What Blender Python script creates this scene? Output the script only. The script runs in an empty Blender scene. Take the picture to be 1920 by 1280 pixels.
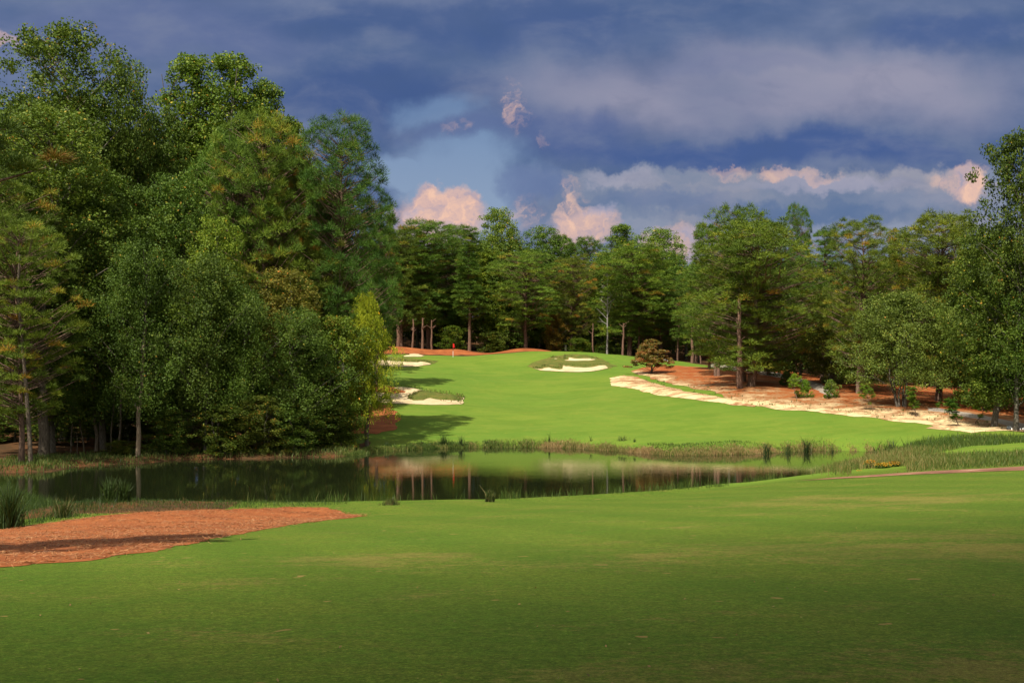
import bpy, math
import numpy as np
from mathutils import Vector
from mathutils.geometry import delaunay_2d_cdt

F = 2133.0; HZ = 700.0; CAMZ = 6.9
PI = math.pi
EXPO = 0.95
sc = bpy.context.scene
COL = sc.collection
rng = np.random.default_rng(7)

# ------------------------------------------------------------------ helpers
def lin(r, g, b):
    f = lambda c: (c/12.92 if c <= .04045 else ((c+.055)/1.055)**2.4)
    return tuple(f(v/255.) for v in (r, g, b))

def tag(o, label=None, cat=None, group=None, kind=None):
    if label: o['label'] = label
    if cat: o['category'] = cat
    if group: o['group'] = group
    if kind: o['kind'] = kind
    return o

def mesh_np(name, V, Fc, mat=None, tint=None, smooth=False, mats=None, midx=None, extra=None):
    V = np.asarray(V, dtype=np.float32); Fc = np.asarray(Fc, dtype=np.int32)
    m, k = Fc.shape
    me = bpy.data.meshes.new(name)
    me.vertices.add(len(V)); me.vertices.foreach_set('co', V.ravel())
    me.loops.add(m*k); me.loops.foreach_set('vertex_index', Fc.ravel())
    me.polygons.add(m); me.polygons.foreach_set('loop_start', np.arange(0, m*k, k, dtype=np.int32))
    if smooth: me.polygons.foreach_set('use_smooth', np.ones(m, dtype=bool))
    if mat: me.materials.append(mat)
    if mats:
        for q in mats: me.materials.append(q)
        me.polygons.foreach_set('material_index', np.asarray(midx, dtype=np.int32))
    me.update(calc_edges=True)
    if tint is not None:
        a = me.attributes.new('tint', 'FLOAT', 'POINT'); a.data.foreach_set('value', np.asarray(tint, dtype=np.float32))
    for nm, arr in (extra or {}).items():
        a = me.attributes.new(nm, 'FLOAT', 'POINT'); a.data.foreach_set('value', np.asarray(arr, dtype=np.float32))
    return me

def link(name, me, parent=None, loc=None):
    o = bpy.data.objects.new(name, me); COL.objects.link(o)
    if parent: o.parent = parent
    if loc is not None: o.location = loc
    return o

def smooth01(x): x = np.clip(x, 0, 1); return x*x*(3-2*x)

class Acc:
    """collects quads"""
    def __init__(s): s.V = []; s.Q = []; s.T = []; s.n = 0
    def add(s, V, Q, T=None):
        V = np.asarray(V, float); Q = np.asarray(Q, int)
        s.V.append(V); s.Q.append(Q+s.n); s.T.append(np.full(len(V), .5) if T is None else np.asarray(T, float)); s.n += len(V)
    def tube(s, P, R, n=6, t=.5, cap=False):
        P = np.asarray(P, float); R = np.asarray(R, float); k = len(P)
        T = np.gradient(P, axis=0); T /= np.linalg.norm(T, axis=1)[:, None]+1e-9
        ref = np.where(np.abs(T[:, 2:3]) > .9, np.array([[1., 0, 0]]), np.array([[0, 0, 1.]]))
        A = np.cross(T, ref); A /= np.linalg.norm(A, axis=1)[:, None]+1e-9
        B = np.cross(T, A)
        a = np.linspace(0, 2*PI, n, endpoint=False)
        V = P[:, None]+R[:, None, None]*(np.cos(a)[None, :, None]*A[:, None]+np.sin(a)[None, :, None]*B[:, None])
        i, j = np.meshgrid(np.arange(k-1), np.arange(n), indexing='ij'); j2 = (j+1) % n
        Q = np.stack([i*n+j, i*n+j2, (i+1)*n+j2, (i+1)*n+j], -1).reshape(-1, 4)
        s.add(V.reshape(-1, 3), Q, np.full(k*n, t))
    def get(s): return np.concatenate(s.V), np.concatenate(s.Q), np.concatenate(s.T)

# ------------------------------------------------------------------ materials
def newmat(name):
    m = bpy.data.materials.new(name); m.use_nodes = True; nt = m.node_tree; nt.nodes.clear()
    return m, nt
class NB:
    def __init__(s, nt): s.nt = nt; s.N = nt.nodes; s.L = nt.links
    def _in(s, sock, v):
        if isinstance(v, bpy.types.NodeSocket): s.L.new(v, sock)
        elif v is not None: sock.default_value = v
    def math(s, op, a, b=None, c=None, clamp=False):
        n = s.N.new('ShaderNodeMath'); n.operation = op; n.use_clamp = clamp
        s._in(n.inputs[0], a); s._in(n.inputs[1], b)
        if c is not None: s._in(n.inputs[2], c)
        return n.outputs[0]
    def vm(s, op, a, b=None, sc_=None):
        n = s.N.new('ShaderNodeVectorMath'); n.operation = op; s._in(n.inputs[0], a)
        if b is not None: s._in(n.inputs[1], b)
        if sc_ is not None: s._in(n.inputs['Scale'], sc_)
        return n.outputs['Value' if op in ('LENGTH', 'DOT_PRODUCT') else 'Vector']
    def mix(s, f, a, b, blend='MIX'):
        n = s.N.new('ShaderNodeMix'); n.data_type = 'RGBA'; n.blend_type = blend; n.clamp_factor = True
        s._in(n.inputs[0], f); s._in(n.inputs[6], a if isinstance(a, bpy.types.NodeSocket) else (*a, 1)[:4]); s._in(n.inputs[7], b if isinstance(b, bpy.types.NodeSocket) else (*b, 1)[:4])
        return n.outputs[2]
    def noise(s, vec, scale, detail=4, rough=.55, dist=0, color=False):
        n = s.N.new('ShaderNodeTexNoise'); s._in(n.inputs['Vector'], vec); n.inputs['Scale'].default_value = scale
        n.inputs['Detail'].default_value = detail; n.inputs['Roughness'].default_value = rough; n.inputs['Distortion'].default_value = dist
        return n.outputs['Color' if color else 'Fac']
    def ramp(s, f, stops, interp='LINEAR'):
        n = s.N.new('ShaderNodeValToRGB'); s._in(n.inputs[0], f); r = n.color_ramp; r.interpolation = interp
        while len(r.elements) < len(stops): r.elements.new(.5)
        for e, (p, c) in zip(r.elements, stops): e.position = p; e.color = (*c, 1)[:4]
        return n.outputs[0]
    def map(s, v, a, b, c=0., d=1., smooth=True):
        n = s.N.new('ShaderNodeMapRange'); n.interpolation_type = 'SMOOTHSTEP' if smooth else 'LINEAR'
        s._in(n.inputs[0], v)
        for i, q in zip((1, 2, 3, 4), (a, b, c, d)): n.inputs[i].default_value = q
        return n.outputs[0]
    def attr(s, name): n = s.N.new('ShaderNodeAttribute'); n.attribute_name = name; return n.outputs['Fac']
    def pos(s): return s.N.new('ShaderNodeNewGeometry').outputs['Position']
    def obj(s): return s.N.new('ShaderNodeTexCoord').outputs['Object']
    def stretch(s, v, x, y, z): return s.vm('MULTIPLY', v, (x, y, z))
    def bump(s, h, strength, dist): n = s.N.new('ShaderNodeBump'); s._in(n.inputs['Height'], h); n.inputs['Strength'].default_value = strength; n.inputs['Distance'].default_value = dist; return n.outputs[0]
    def bsdf(s, color, rough=.8, spec=.3, normal=None, **k):
        n = s.N.new('ShaderNodeBsdfPrincipled'); s._in(n.inputs['Base Color'], color if isinstance(color, bpy.types.NodeSocket) else (*color, 1)[:4])
        s._in(n.inputs['Roughness'], rough); n.inputs['Specular IOR Level'].default_value = spec
        if normal is not None: s._in(n.inputs['Normal'], normal)
        return n
    def out(s, sh): o = s.N.new('ShaderNodeOutputMaterial'); s.L.new(sh, o.inputs[0])

def leaf_mat(name, stops, trans=.35, spec=.35, rough=.5):
    m, nt = newmat(name); b = NB(nt)
    c = b.ramp(b.attr('tint'), stops)
    oi = nt.nodes.new('ShaderNodeObjectInfo').outputs['Color']
    c = b.mix(1.0, c, oi, 'MULTIPLY')
    p = b.bsdf(c, rough, spec)
    t = nt.nodes.new('ShaderNodeBsdfTranslucent'); b._in(t.inputs[0], b.mix(1.0, c, (1.15, 1.25, .7), 'MULTIPLY'))
    mx = nt.nodes.new('ShaderNodeMixShader'); mx.inputs[0].default_value = trans
    nt.links.new(p.outputs[0], mx.inputs[1]); nt.links.new(t.outputs[0], mx.inputs[2]); b.out(mx.outputs[0]); return m

PINE_ST = [(0, (.024, .044, .009)), (.3, (.055, .090, .013)), (.55, (.092, .135, .016)), (.75, (.150, .165, .020)), (.88, (.20, .135, .022)), (1, (.27, .11, .025))]
LEAF_ST = [(0, (.034, .050, .008)), (.35, (.072, .108, .014)), (.65, (.122, .155, .020)), (.85, (.185, .20, .028)), (.93, (.32, .24, .03)), (1, (.42, .17, .03))]
M = {}
M['pine'] = leaf_mat('pine_needles', PINE_ST, .15, .12, .6)
M['leaf'] = leaf_mat('broad_leaves', LEAF_ST, .24, .14, .6)
M['dog'] = leaf_mat('dogwood_leaves', [(0, (.04, .07, .015)), (.4, (.09, .12, .025)), (.6, (.16, .10, .035)), (1, (.24, .08, .035))], .3)
GR_ST = [(0, (.025, .045, .012)), (.35, (.055, .095, .016)), (.6, (.11, .14, .03)), (.8, (.20, .17, .055)), (1, (.30, .20, .09))]
M['grass'] = leaf_mat('grass_blades', GR_ST, .35, .2)
M['reed'] = leaf_mat('reed_blades', [(0, (.015, .03, .007)), (.6, (.04, .065, .014)), (1, (.12, .10, .035))], .3, .2)
M['flower'] = leaf_mat('flowers', [(0, (.05, .09, .015)), (.45, (.10, .13, .02)), (.5, (.45, .28, .02)), (1, (.50, .18, .03))], .3, .2)

def bark(name, c1, c2):
    m, nt = newmat(name); b = NB(nt); v = b.obj()
    n = b.noise(b.stretch(v, 5, 5, 1.2), 2.5, 6, .65)
    c = b.ramp(n, [(.3, c1), (.65, c2)])
    c = b.mix(1, c, nt.nodes.new('ShaderNodeObjectInfo').outputs['Color'], 'MULTIPLY')
    p = b.bsdf(c, .9, .1, b.bump(n, .8, .06)); b.out(p.outputs[0]); return m
M['pbark'] = bark('pine_bark', (.055, .036, .027), (.20, .130, .090))
M['dbark'] = bark('grey_bark', (.045, .040, .032), (.15, .13, .10))
M['dead'] = bark('dead_wood', (.13, .12, .10), (.27, .25, .22))

def grass_color(b, P):
    n1 = b.noise(P, .05, 3, .5); n2 = b.noise(b.stretch(P, .35, 1, 1), .35, 5, .6); n3 = b.noise(P, 14, 3, .7)
    c = b.mix(b.map(n1, .35, .65), (.080, .136, .0155), (.102, .150, .017))
    c = b.mix(b.map(n2, .45, .75, 0, .5), c, (.145, .160, .024))
    # mowing passes
    d = b.vm('DOT_PRODUCT', P, (.62, .28, 0)); w = b.math('SINE', b.math('ADD', d, b.math('MULTIPLY', n2, 1.5)))
    c = b.mix(b.map(w, -.4, .4, 0, .16), c, (.062, .122, .013))
    n4 = b.noise(b.stretch(P, .6, 1.2, 1), .28, 9, .74, .5); c = b.mix(b.map(n4, .45, .60, 0, .55), c, (.060, .112, .010)); n5 = b.noise(P, .9, 8, .8); c = b.mix(b.map(n5, .52, .62, 0, .5), c, (.135, .155, .020))
    c = b.mix(b.map(n3, .3, .75, 0, .35), c, (.055, .100, .012))
    return c, n1, n2, n3

def ground_mat():
    m, nt = newmat('ground_cover'); b = NB(nt); P = b.pos()
    c, n1, n2, n3 = grass_color(b, P)
    # thin worn turf patches on the near lawn
    near = b.attr('near')
    def area(x, y, ax, ay):
        q = b.vm('MULTIPLY', b.vm('SUBTRACT', P, (x, y, 0)), (1/ax, 1/ay, 0)); return b.map(b.vm('LENGTH', q), 1.1, .2)
    zone = b.math('MAXIMUM', b.math('MAXIMUM', area(9, 21, 11, 5), area(13, 42, 8, 7)), b.math('MAXIMUM', b.math('MULTIPLY', area(-2, 21, 4, 3), .8), b.math('MULTIPLY', area(5, 9.5, 5, 3), .55)))
    w1 = b.noise(b.stretch(P, .6, 1.0, 1), .5, 10, .72, .3); w2 = b.noise(b.stretch(P, .8, 1, 1), 7, 8, .85)
    wv = b.math('ADD', b.math('ADD', b.math('MULTIPLY', w1, .5), b.math('MULTIPLY', w2, .5)), b.math('MULTIPLY', zone, .085))
    worn = b.math('MULTIPLY', b.map(wv, .535, .60), near)
    c = b.mix(b.math('MULTIPLY', near, .6), c, (.074, .123, .010))
    g2 = b.noise(b.stretch(P, .6, 1.3, 1), .4, 8, .72); c = b.mix(b.math('MULTIPLY', b.map(g2, .42, .60, 0, .8), near), c, (.103, .134, .014))
    g3 = b.noise(P, 5, 8, .85); c = b.mix(b.math('MULTIPLY', b.map(g3, .46, .55, 0, .5), near), c, (.108, .118, .018))
    g4 = b.noise(P, 20, 6, .9); c = b.mix(b.math('MULTIPLY', b.map(g4, .51, .45, 0, .6), near), c, (.022, .052, .004))
    c = b.mix(b.math('MULTIPLY', worn, .75), c, (.165, .128, .034))
    fine = b.noise(P, 60, 6, .9)
    st = b.math('SINE', b.math('ADD', b.vm('DOT_PRODUCT', P, (1.25, .55, 0)), b.math('MULTIPLY', w1, 3.))); c = b.mix(b.math('MULTIPLY', b.map(st, -.5, .5, 0, .28), near), c, (.034, .078, .006))
    c = b.mix(b.math('MULTIPLY', b.map(fine, .46, .53, 0, .5), near), c, (.026, .055, .005))
    gr = b.math('MULTIPLY', b.map(b.noise(P, 26, 5, .9), .38, .62, .62, 1.38, False), b.map(b.noise(P, 7, 5, .85), .38, .62, .78, 1.22, False))
    gr = b.math('ADD', b.math('MULTIPLY', b.math('SUBTRACT', gr, 1.), near), 1.); cg = nt.nodes.new('ShaderNodeCombineXYZ')
    for q in range(3): nt.links.new(gr, cg.inputs[q])
    c = b.mix(1.0, c, cg.outputs[0], 'MULTIPLY')
    c = b.mix(b.math('MULTIPLY', area(-7, 207, 17, 7.5), .35), c, (.040, .095, .010)); c = b.mix(b.math('MULTIPLY', area(-7, 207.5, 13.5, 4.5), .75), c, (.095, .165, .022))
    spot = b.noise(P, 2.3, 2, .5); c = b.mix(b.math('MULTIPLY', b.map(spot, .725, .75, 0, .55), near), c, (.26, .15, .06))
    f1 = b.noise(P, .5, 6, .65); f2 = b.noise(P, 6, 5, .7)
    fl = b.ramp(b.math('ADD', b.math('MULTIPLY', f1, .6), b.math('MULTIPLY', f2, .4)), [(.3, (.02, .016, .008)), (.5, (.055, .030, .013)), (.62, (.11, .042, .016)), (.75, (.035, .042, .010))])
    g = b.math('ADD', b.attr('grass'), b.math('MULTIPLY', b.math('SUBTRACT', b.noise(P, 1.2, 4, .6), .5), .35))
    c = b.mix(b.map(g, .42, .58), fl, c)
    h = b.math('ADD', b.math('MULTIPLY', g4, .6), b.math('MULTIPLY', fine, .4))
    p = b.bsdf(c, .9, .06, b.bump(h, .7, .035)); b.out(p.outputs[0]); return m
M['ground'] = ground_mat()

def simple_mat(name, fn, rough=.9, spec=.15):
    m, nt = newmat(name); b = NB(nt); P = b.pos(); c, h, s, d = fn(b, P)
    p = b.bsdf(c, rough, spec, b.bump(h, s, d)); b.out(p.outputs[0]); return m
def f_sand(b, P):
    n = b.noise(P, .6, 6, .6); n2 = b.noise(P, 9, 4, .7)
    return b.ramp(n, [(.3, (.32, .23, .125)), (.5, (.42, .325, .185)), (.7, (.47, .38, .23))]), n2, .9, .10
def f_straw(b, P):
    n = b.noise(b.stretch(P, 1, 1.5, 1), .5, 7, .7); n2 = b.noise(b.stretch(P, 1, 2.2, 1), 11, 6, .8)
    f = b.math('ADD', b.math('MULTIPLY', n, .5), b.math('MULTIPLY', n2, .5))
    return b.ramp(f, [(.3, (.06, .018, .006)), (.45, (.165, .047, .013)), (.58, (.25, .078, .022)), (.72, (.33, .135, .045))]), f, 1.0, .06
def f_waste(b, P):
    n = b.noise(P, .42, 9, .74, .8); n2 = b.noise(P, 3.2, 7, .8)
    f = b.math('ADD', b.math('MULTIPLY', n, .62), b.math('MULTIPLY', n2, .38))
    f = b.math('ADD', f, b.math('MULTIPLY', b.attr('sandy'), b.map(b.noise(P, .35, 8, .72, .6), .40, .60, .05, .23)))
    sd2 = b.math('POWER', b.attr('sandy'), 2.2); f = b.math('ADD', b.math('MULTIPLY', f, b.math('SUBTRACT', 1., b.math('MULTIPLY', sd2, .42))), b.math('MULTIPLY', sd2, .42*.78))
    c = b.ramp(f, [(.34, (.08, .020, .007)), (.44, (.19, .042, .010)), (.52, (.215, .064, .014)), (.58, (.20, .105, .045)), (.64, (.30, .195, .10)), (.70, (.46, .345, .18)), (.86, (.52, .41, .23))])
    return c, n2, .8, .08
def f_rough(b, P):
    n = b.noise(P, .8, 6, .7); n2 = b.noise(P, 7, 4, .8)
    return b.ramp(b.math('ADD', b.math('MULTIPLY', n, .6), b.math('MULTIPLY', n2, .4)), [(.32, (.035, .052, .009)), (.47, (.070, .090, .012)), (.58, (.125, .105, .022)), (.72, (.19, .12, .045))]), n2, 1.0, .15
def f_path(b, P):
    n = b.noise(P, 1.5, 6, .7); return b.ramp(n, [(.3, (.17, .145, .11)), (.7, (.27, .23, .185))]), n, .3, .02
def f_dirt(b, P):
    n = b.noise(b.stretch(P, .6, 1.4, 1), .9, 7, .7)
    return b.ramp(n, [(.35, (.10, .045, .028)), (.55, (.18, .085, .05)), (.66, (.30, .21, .13)), (.8, (.40, .31, .21))]), n, .6, .05
M['sand'] = simple_mat('bunker_sand', f_sand); M['straw'] = simple_mat('pine_straw', f_straw); M['waste'] = simple_mat('sandy_waste', f_waste)
M['rough'] = simple_mat('rough_turf', f_rough); M['path'] = simple_mat('path_surface', f_path); M['dirt'] = simple_mat('red_dirt', f_dirt)

def water_mat():
    m, nt = newmat('pond_water'); b = NB(nt); P = b.pos()
    a = b.noise(b.stretch(P, .25, 1.6, 1), 1.3, 3, .55); d = b.noise(b.stretch(P, .5, 2.0, 1), 6, 2, .5)
    calm = b.map(b.noise(b.stretch(P, .3, 1, 1), .12, 3, .5), .35, .65, .5, 1.0)
    h = b.math('MULTIPLY', b.math('ADD', b.math('MULTIPLY', a, .7), b.math('MULTIPLY', d, .3)), calm)
    p = b.bsdf((.008, .011, .004), .015, .5, b.bump(h, .11, .03)); p.inputs['IOR'].default_value = 1.42
    b.out(p.outputs[0]); return m
M['water'] = water_mat()

def plain(name, c, rough=.5, spec=.4):
    m, nt = newmat(name); b = NB(nt); n = b.noise(b.obj(), 20, 3); p = b.bsdf(b.mix(b.map(n, .3, .7, 0, .2), c, tuple(x*.8 for x in c)), rough, spec); b.out(p.outputs[0]); return m
M['white'] = plain('white_paint', (.75, .75, .72)); M['red'] = plain('red_cloth', (.65, .02, .02), .8, .2); M['dark'] = plain('dark_band', (.03, .03, .03))
M['grey'] = plain('grey_plastic', (.22, .25, .25))

# ------------------------------------------------------------------ terrain
ctrl = []
def cp(px, py, Y): ctrl.append(((px-960)/F*Y, Y, CAMZ-(py-HZ)/F*Y))
def cw(X, Y, z): ctrl.append((X, Y, z))
def zn(X, Y): return 5.3-.085*Y+.00093*X*Y
for Y in (-30, -8, 2, 9, 17, 28, 40, 50):
    for u in (-.9, -.45, -.2, 0, .22, .45, .9):
        X = u*max(Y, 12); cw(X, Y, zn(X, Y))
for X, Y, z in ((-14, 56, .8), (-4, 56, .55), (6, 57, .55), (12, 60, .7), (17, 65, .8), (22, 68, 1.0), (27, 60, 1.7), (34, 58, 2.0), (32, 68, 1.73), (-22, 50, .9), (-30, 60, .8), (-45, 55, 1.5), (-60, 40, 3), (50, 60, 2.6), (70, 40, 4.5)):
    cw(X, Y, z)
for X, Y in ((-20, 75), (-5, 80), (5, 90), (12, 85), (-30, 76)): cw(X, Y, -.8)
for a in ((700, 822, 109), (1000, 822, 109), (1300, 832, 99), (1500, 835, 100), (1640, 838, 97), (1000, 800, 117), (1000, 760, 139), (1000, 720, 161), (1000, 700, 177), (1000, 675, 193), (1000, 661, 203),
          (700, 800, 116), (700, 760, 133), (700, 720, 152), (700, 690, 175), (700, 669, 200), (850, 669, 205), (850, 700, 177), (850, 740, 149), (1150, 760, 133), (1150, 712, 163), (1090, 660, 203), (1150, 666, 201), (1250, 678, 196), (1340, 689, 188),
          (1300, 800, 113), (1300, 760, 128), (1300, 735, 140), (1300, 700, 165), (1410, 727, 142), (1410, 697, 170), (1500, 800, 110), (1500, 760, 124), (1500, 738, 136), (1500, 712, 158),
          (1610, 740, 132), (1610, 792, 110), (1610, 715, 155), (1700, 800, 107), (1700, 765, 120), (1700, 745, 135), (1800, 802, 104), (1800, 775, 116), (1800, 755, 130), (1900, 806, 102), (1900, 784, 114),
          (1920, 830, 92), (1800, 838, 88), (1800, 862, 75), (1650, 875, 72),
          (700, 661, 213), (970, 663, 218), (1100, 667, 222), (1190, 674, 222), (1300, 678, 222), (1560, 700, 200), (1800, 735, 180), (2100, 740, 150), (2100, 800, 100),
          (270, 862, 91), (150, 845, 97), (0, 868, 85), (0, 850, 92), (0, 780, 130), (300, 815, 112), (300, 770, 140), (550, 805, 117), (640, 745, 145), (600, 690, 180), (-300, 850, 90), (-300, 760, 140), (450, 835, 105), (620, 838, 104)):
    cp(*a)
for X, Y, z in ((-60, 300, 19), (0, 300, 20), (60, 300, 19), (120, 300, 17), (-100, 200, 10), (110, 250, 13), (60, 250, 11), (0, 255, 13), (-60, 250, 14), (-110, 110, 4), (110, 200, 5), (110, 110, 3), (-90, 70, 3), (90, 75, 3), (0, 340, 24), (80, 340, 22), (-80, 340, 23), (-90, 0, 6), (90, 0, 6)):
    cw(X, Y, z)
C = np.array(ctrl); S = 50.
def _k(r2): return np.where(r2 > 1e-12, .5*r2*np.log(np.maximum(r2, 1e-12)), 0)
A = C[:, :2]/S; n = len(A)
K = _k(((A[:, None]-A[None])**2).sum(-1))+np.eye(n)*.0006
Pm = np.c_[np.ones(n), A]
sol = np.linalg.solve(np.block([[K, Pm], [Pm.T, np.zeros((3, 3))]]), np.r_[C[:, 2], 0, 0, 0])
def tps(X, Y):
    X = np.ravel(X)/S; Y = np.ravel(Y)/S; out = np.empty(len(X))
    for i in range(0, len(X), 20000):
        x = X[i:i+20000]; y = Y[i:i+20000]
        r2 = (x[:, None]-A[None, :, 0])**2+(y[:, None]-A[None, :, 1])**2
        out[i:i+20000] = _k(r2) @ sol[:n]+sol[n]+sol[n+1]*x+sol[n+2]*y
    return out

def wxy(px, py, z=0.):
    Y = (CAMZ-z)*F/(py-HZ); return ((px-960)/F*Y, Y)
POND = [wxy(*p) for p in ((-250, 885), (0, 886), (90, 884), (150, 874), (270, 868), (330, 862), (450, 860), (560, 858), (640, 856), (690, 848), (800, 841), (900, 839), (1000, 838.5), (1080, 840), (1180, 848), (1250, 853), (1330, 853), (1400, 851), (1470, 847), (1540, 844), (1600, 845), (1680, 848), (1700, 855), (1640, 862), (1610, 878), (1540, 888), (1500, 900), (1300, 917), (1100, 934), (900, 944), (600, 953), (450, 959), (300, 965), (150, 964), (60, 946), (0, 915), (-250, 900))]
def wiggle(poly, step=.8, amp=.12, seed=1, close=True):
    r = np.random.default_rng(seed); P = np.array(poly, float); out = []
    m = len(P)
    for i in range(m if close else m-1):
        a = P[i]; b_ = P[(i+1) % m]; L = np.linalg.norm(b_-a); k = max(1, int(L/step))
        for j in range(k): out.append(a+(b_-a)*j/k)
    out = np.array(out); nn = r.normal(0, 1, out.shape)
    nn = (nn+np.roll(nn, 1, 0)+np.roll(nn, -1, 0))/1.7
    return out+nn*amp
def inside(poly, X, Y):
    P = np.asarray(poly); res = np.zeros(X.shape, bool); j = len(P)-1
    for i in range(len(P)):
        xi, yi = P[i]; xj, yj = P[j]
        c = (yi > Y) != (yj > Y)
        res ^= c & (X < (xj-xi)*(Y-yi)/((yj-yi) if yj != yi else 1e-9)+xi); j = i
    return res
def dist_poly(poly, X, Y, close=True):
    P = np.asarray(poly); d = np.full(X.shape, 1e9); m = len(P)
    for i in range(m if close else m-1):
        a = P[i]; b_ = P[(i+1) % m]; e = b_-a; L2 = (e**2).sum()+1e-12
        t = np.clip(((X-a[0])*e[0]+(Y-a[1])*e[1])/L2, 0, 1)
        d = np.minimum(d, np.hypot(X-a[0]-t*e[0], Y-a[1]-t*e[1]))
    return d
PONDW = wiggle(POND, 1.0, .16, 3)

def axis(lo, hi, step, far, g=1.16):
    c = list(np.arange(lo, hi+1e-6, step)); s = step; v = hi
    while v < far: s *= g; v += s; c.append(v)
    s = step; v = lo
    while v > -far: s *= g; v -= s; c.insert(0, v)
    return np.array(c)
GX = axis(-62, 78, .5, 3000); GY = axis(-4, 236, .5, 3000)
XX, YY = np.meshgrid(GX, GY)
edge = np.maximum(np.maximum(np.abs(XX-8)-112, 0), np.maximum(np.maximum(YY-330, -30-YY), 0))
fx = np.clip(XX, -105, 120); fy = np.clip(YY, -30, 335)
Z = tps(fx, fy).reshape(XX.shape)
Z = Z*(1-smooth01(edge/300))+6.*smooth01(edge/300)
def bump_at(px, Y, h, rx, ry):
    global Z
    X0 = (px-960)/F*Y; Z = Z+h*np.exp(-((XX-X0)/rx)**2-((YY-Y)/ry)**2)
bump_at(745, 213.5, 1.2, 7, 3); bump_at(852, 213, .9, 4.0, 2.6); bump_at(985, 213, .85, 4.5, 2.5)
bump_at(1070, 197, .5, 9, 4); bump_at(1075, 184, .35, 8, 3); bump_at(770, 148, .5, 6, 3)
bump_at(1590, 118, .25, 9, 3); bump_at(1700, 113, .2, 7, 2)
far_amp = smooth01((YY-50)/50)*smooth01(1-edge/5)
Z += far_amp*(.10*np.sin(XX*.31+YY*.17)*np.sin(YY*.23+1)+.05*np.sin(XX*.8+2)*np.sin(YY*.6))
near_amp = smooth01(1-edge/5)*(1-far_amp)
Z += near_amp*(.03*np.sin(XX*.35+1.3)*np.sin(YY*.2)+.006*np.sin(XX*.9)*np.sin(YY*.5+2))
msk = (XX > -90) & (XX < 70) & (YY > 45) & (YY < 125)
d = dist_poly(PONDW, XX[msk], YY[msk]); ins = inside(PONDW, XX[msk], YY[msk])
zo = np.maximum(Z[msk], .30); s_ = smooth01(d/3.0)
zc = np.where(ins, -np.minimum(1.5, .4*d+.02), (.02+.28*np.minimum(d, 3))*(1-s_)+zo*s_)
Z[msk] = zc
PD = np.full(XX.shape, 99.); PD[msk] = np.where(ins, -d, d)

def zt(x, y):
    x = np.atleast_1d(np.asarray(x, float)); y = np.atleast_1d(np.asarray(y, float))
    i = np.clip(np.searchsorted(GX, x)-1, 0, len(GX)-2); j = np.clip(np.searchsorted(GY, y)-1, 0, len(GY)-2)
    a = np.clip((x-GX[i])/(GX[i+1]-GX[i]), 0, 1); b_ = np.clip((y-GY[j])/(GY[j+1]-GY[j]), 0, 1)
    return Z[j, i]*(1-a)*(1-b_)+Z[j, i+1]*a*(1-b_)+Z[j+1, i]*(1-a)*b_+Z[j+1, i+1]*a*b_
def z1(x, y): return float(zt(x, y)[0])
def hit(px, py, y0=95, y1=260):
    """where a sight line meets the terrain, in world plan coordinates"""
    Y = np.arange(y0, y1, .25); X = (px-960)/F*Y; zr = CAMZ-(py-HZ)/F*Y; zz = zt(X, Y); k = np.where(zz >= zr)[0]
    i = k[0] if len(k) else int(np.argmin(zr-zz))
    if len(k) and i > 0:
        a = zr[i-1]-zz[i-1]; b_ = zr[i]-zz[i]; t = a/(a-b_+1e-9); return (X[i-1]+(X[i]-X[i-1])*t, Y[i-1]+.25*t)
    return (X[i], Y[i])
def pxs(zs, ox, oy, k): return [(ox+a/k, oy+b_/k) for a, b_ in zs]

# mown grass outline (world plan)
FAIR = [hit(*p) for p in ((640, 836), (655, 812), (600, 800), (590, 720))]+[(-36, 200)]+[((px-960)/F*Y, Y) for px, Y in ((700, 207), (850, 208), (1000, 208), (1100, 207), (1190, 206), (1260, 204), (1345, 193))]+[hit(*p) for p in ((1350, 700), (1500, 770), (1700, 790), (1860, 806), (1960, 812), (1960, 832), (1800, 832), (1700, 836))]+[(20, 101), (0, 112), (-12, 110)]
fm = np.zeros(XX.shape)
mk = (XX > -60) & (XX < 70) & (YY > 80) & (YY < 230)
dd = dist_poly(FAIR, XX[mk], YY[mk]); ii = inside(FAIR, XX[mk], YY[mk]); sd = np.where(ii, dd, -dd)
fm[mk] = np.clip(.5+sd/1.6, 0, 1)
nearm = smooth01((66+np.maximum(XX-10, 0)*.4-YY)/3)
# left bank of weeds below the near lawn
nearm = nearm*(1-smooth01((-12-XX)/4)*smooth01((YY-(47+.25*(XX+14)))/3))
banks = (PD < 11) & (PD > -3) & (YY > 80) & (XX > -13.2)
grassm = np.maximum(np.maximum(fm, nearm), np.where(banks, .75, 0))
grassm = np.where((XX < -7) & (YY > 38) & (YY < 66) & (nearm < .9), np.minimum(grassm, .40), grassm)
grassm = np.maximum(grassm, np.where((PD < 8) & (YY < 82) & (XX > -5), .8, 0))
rightbank = (XX > 16) & (YY > 60) & (YY < 100)
grassm = np.maximum(grassm, np.where(rightbank, .9, 0))

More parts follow.
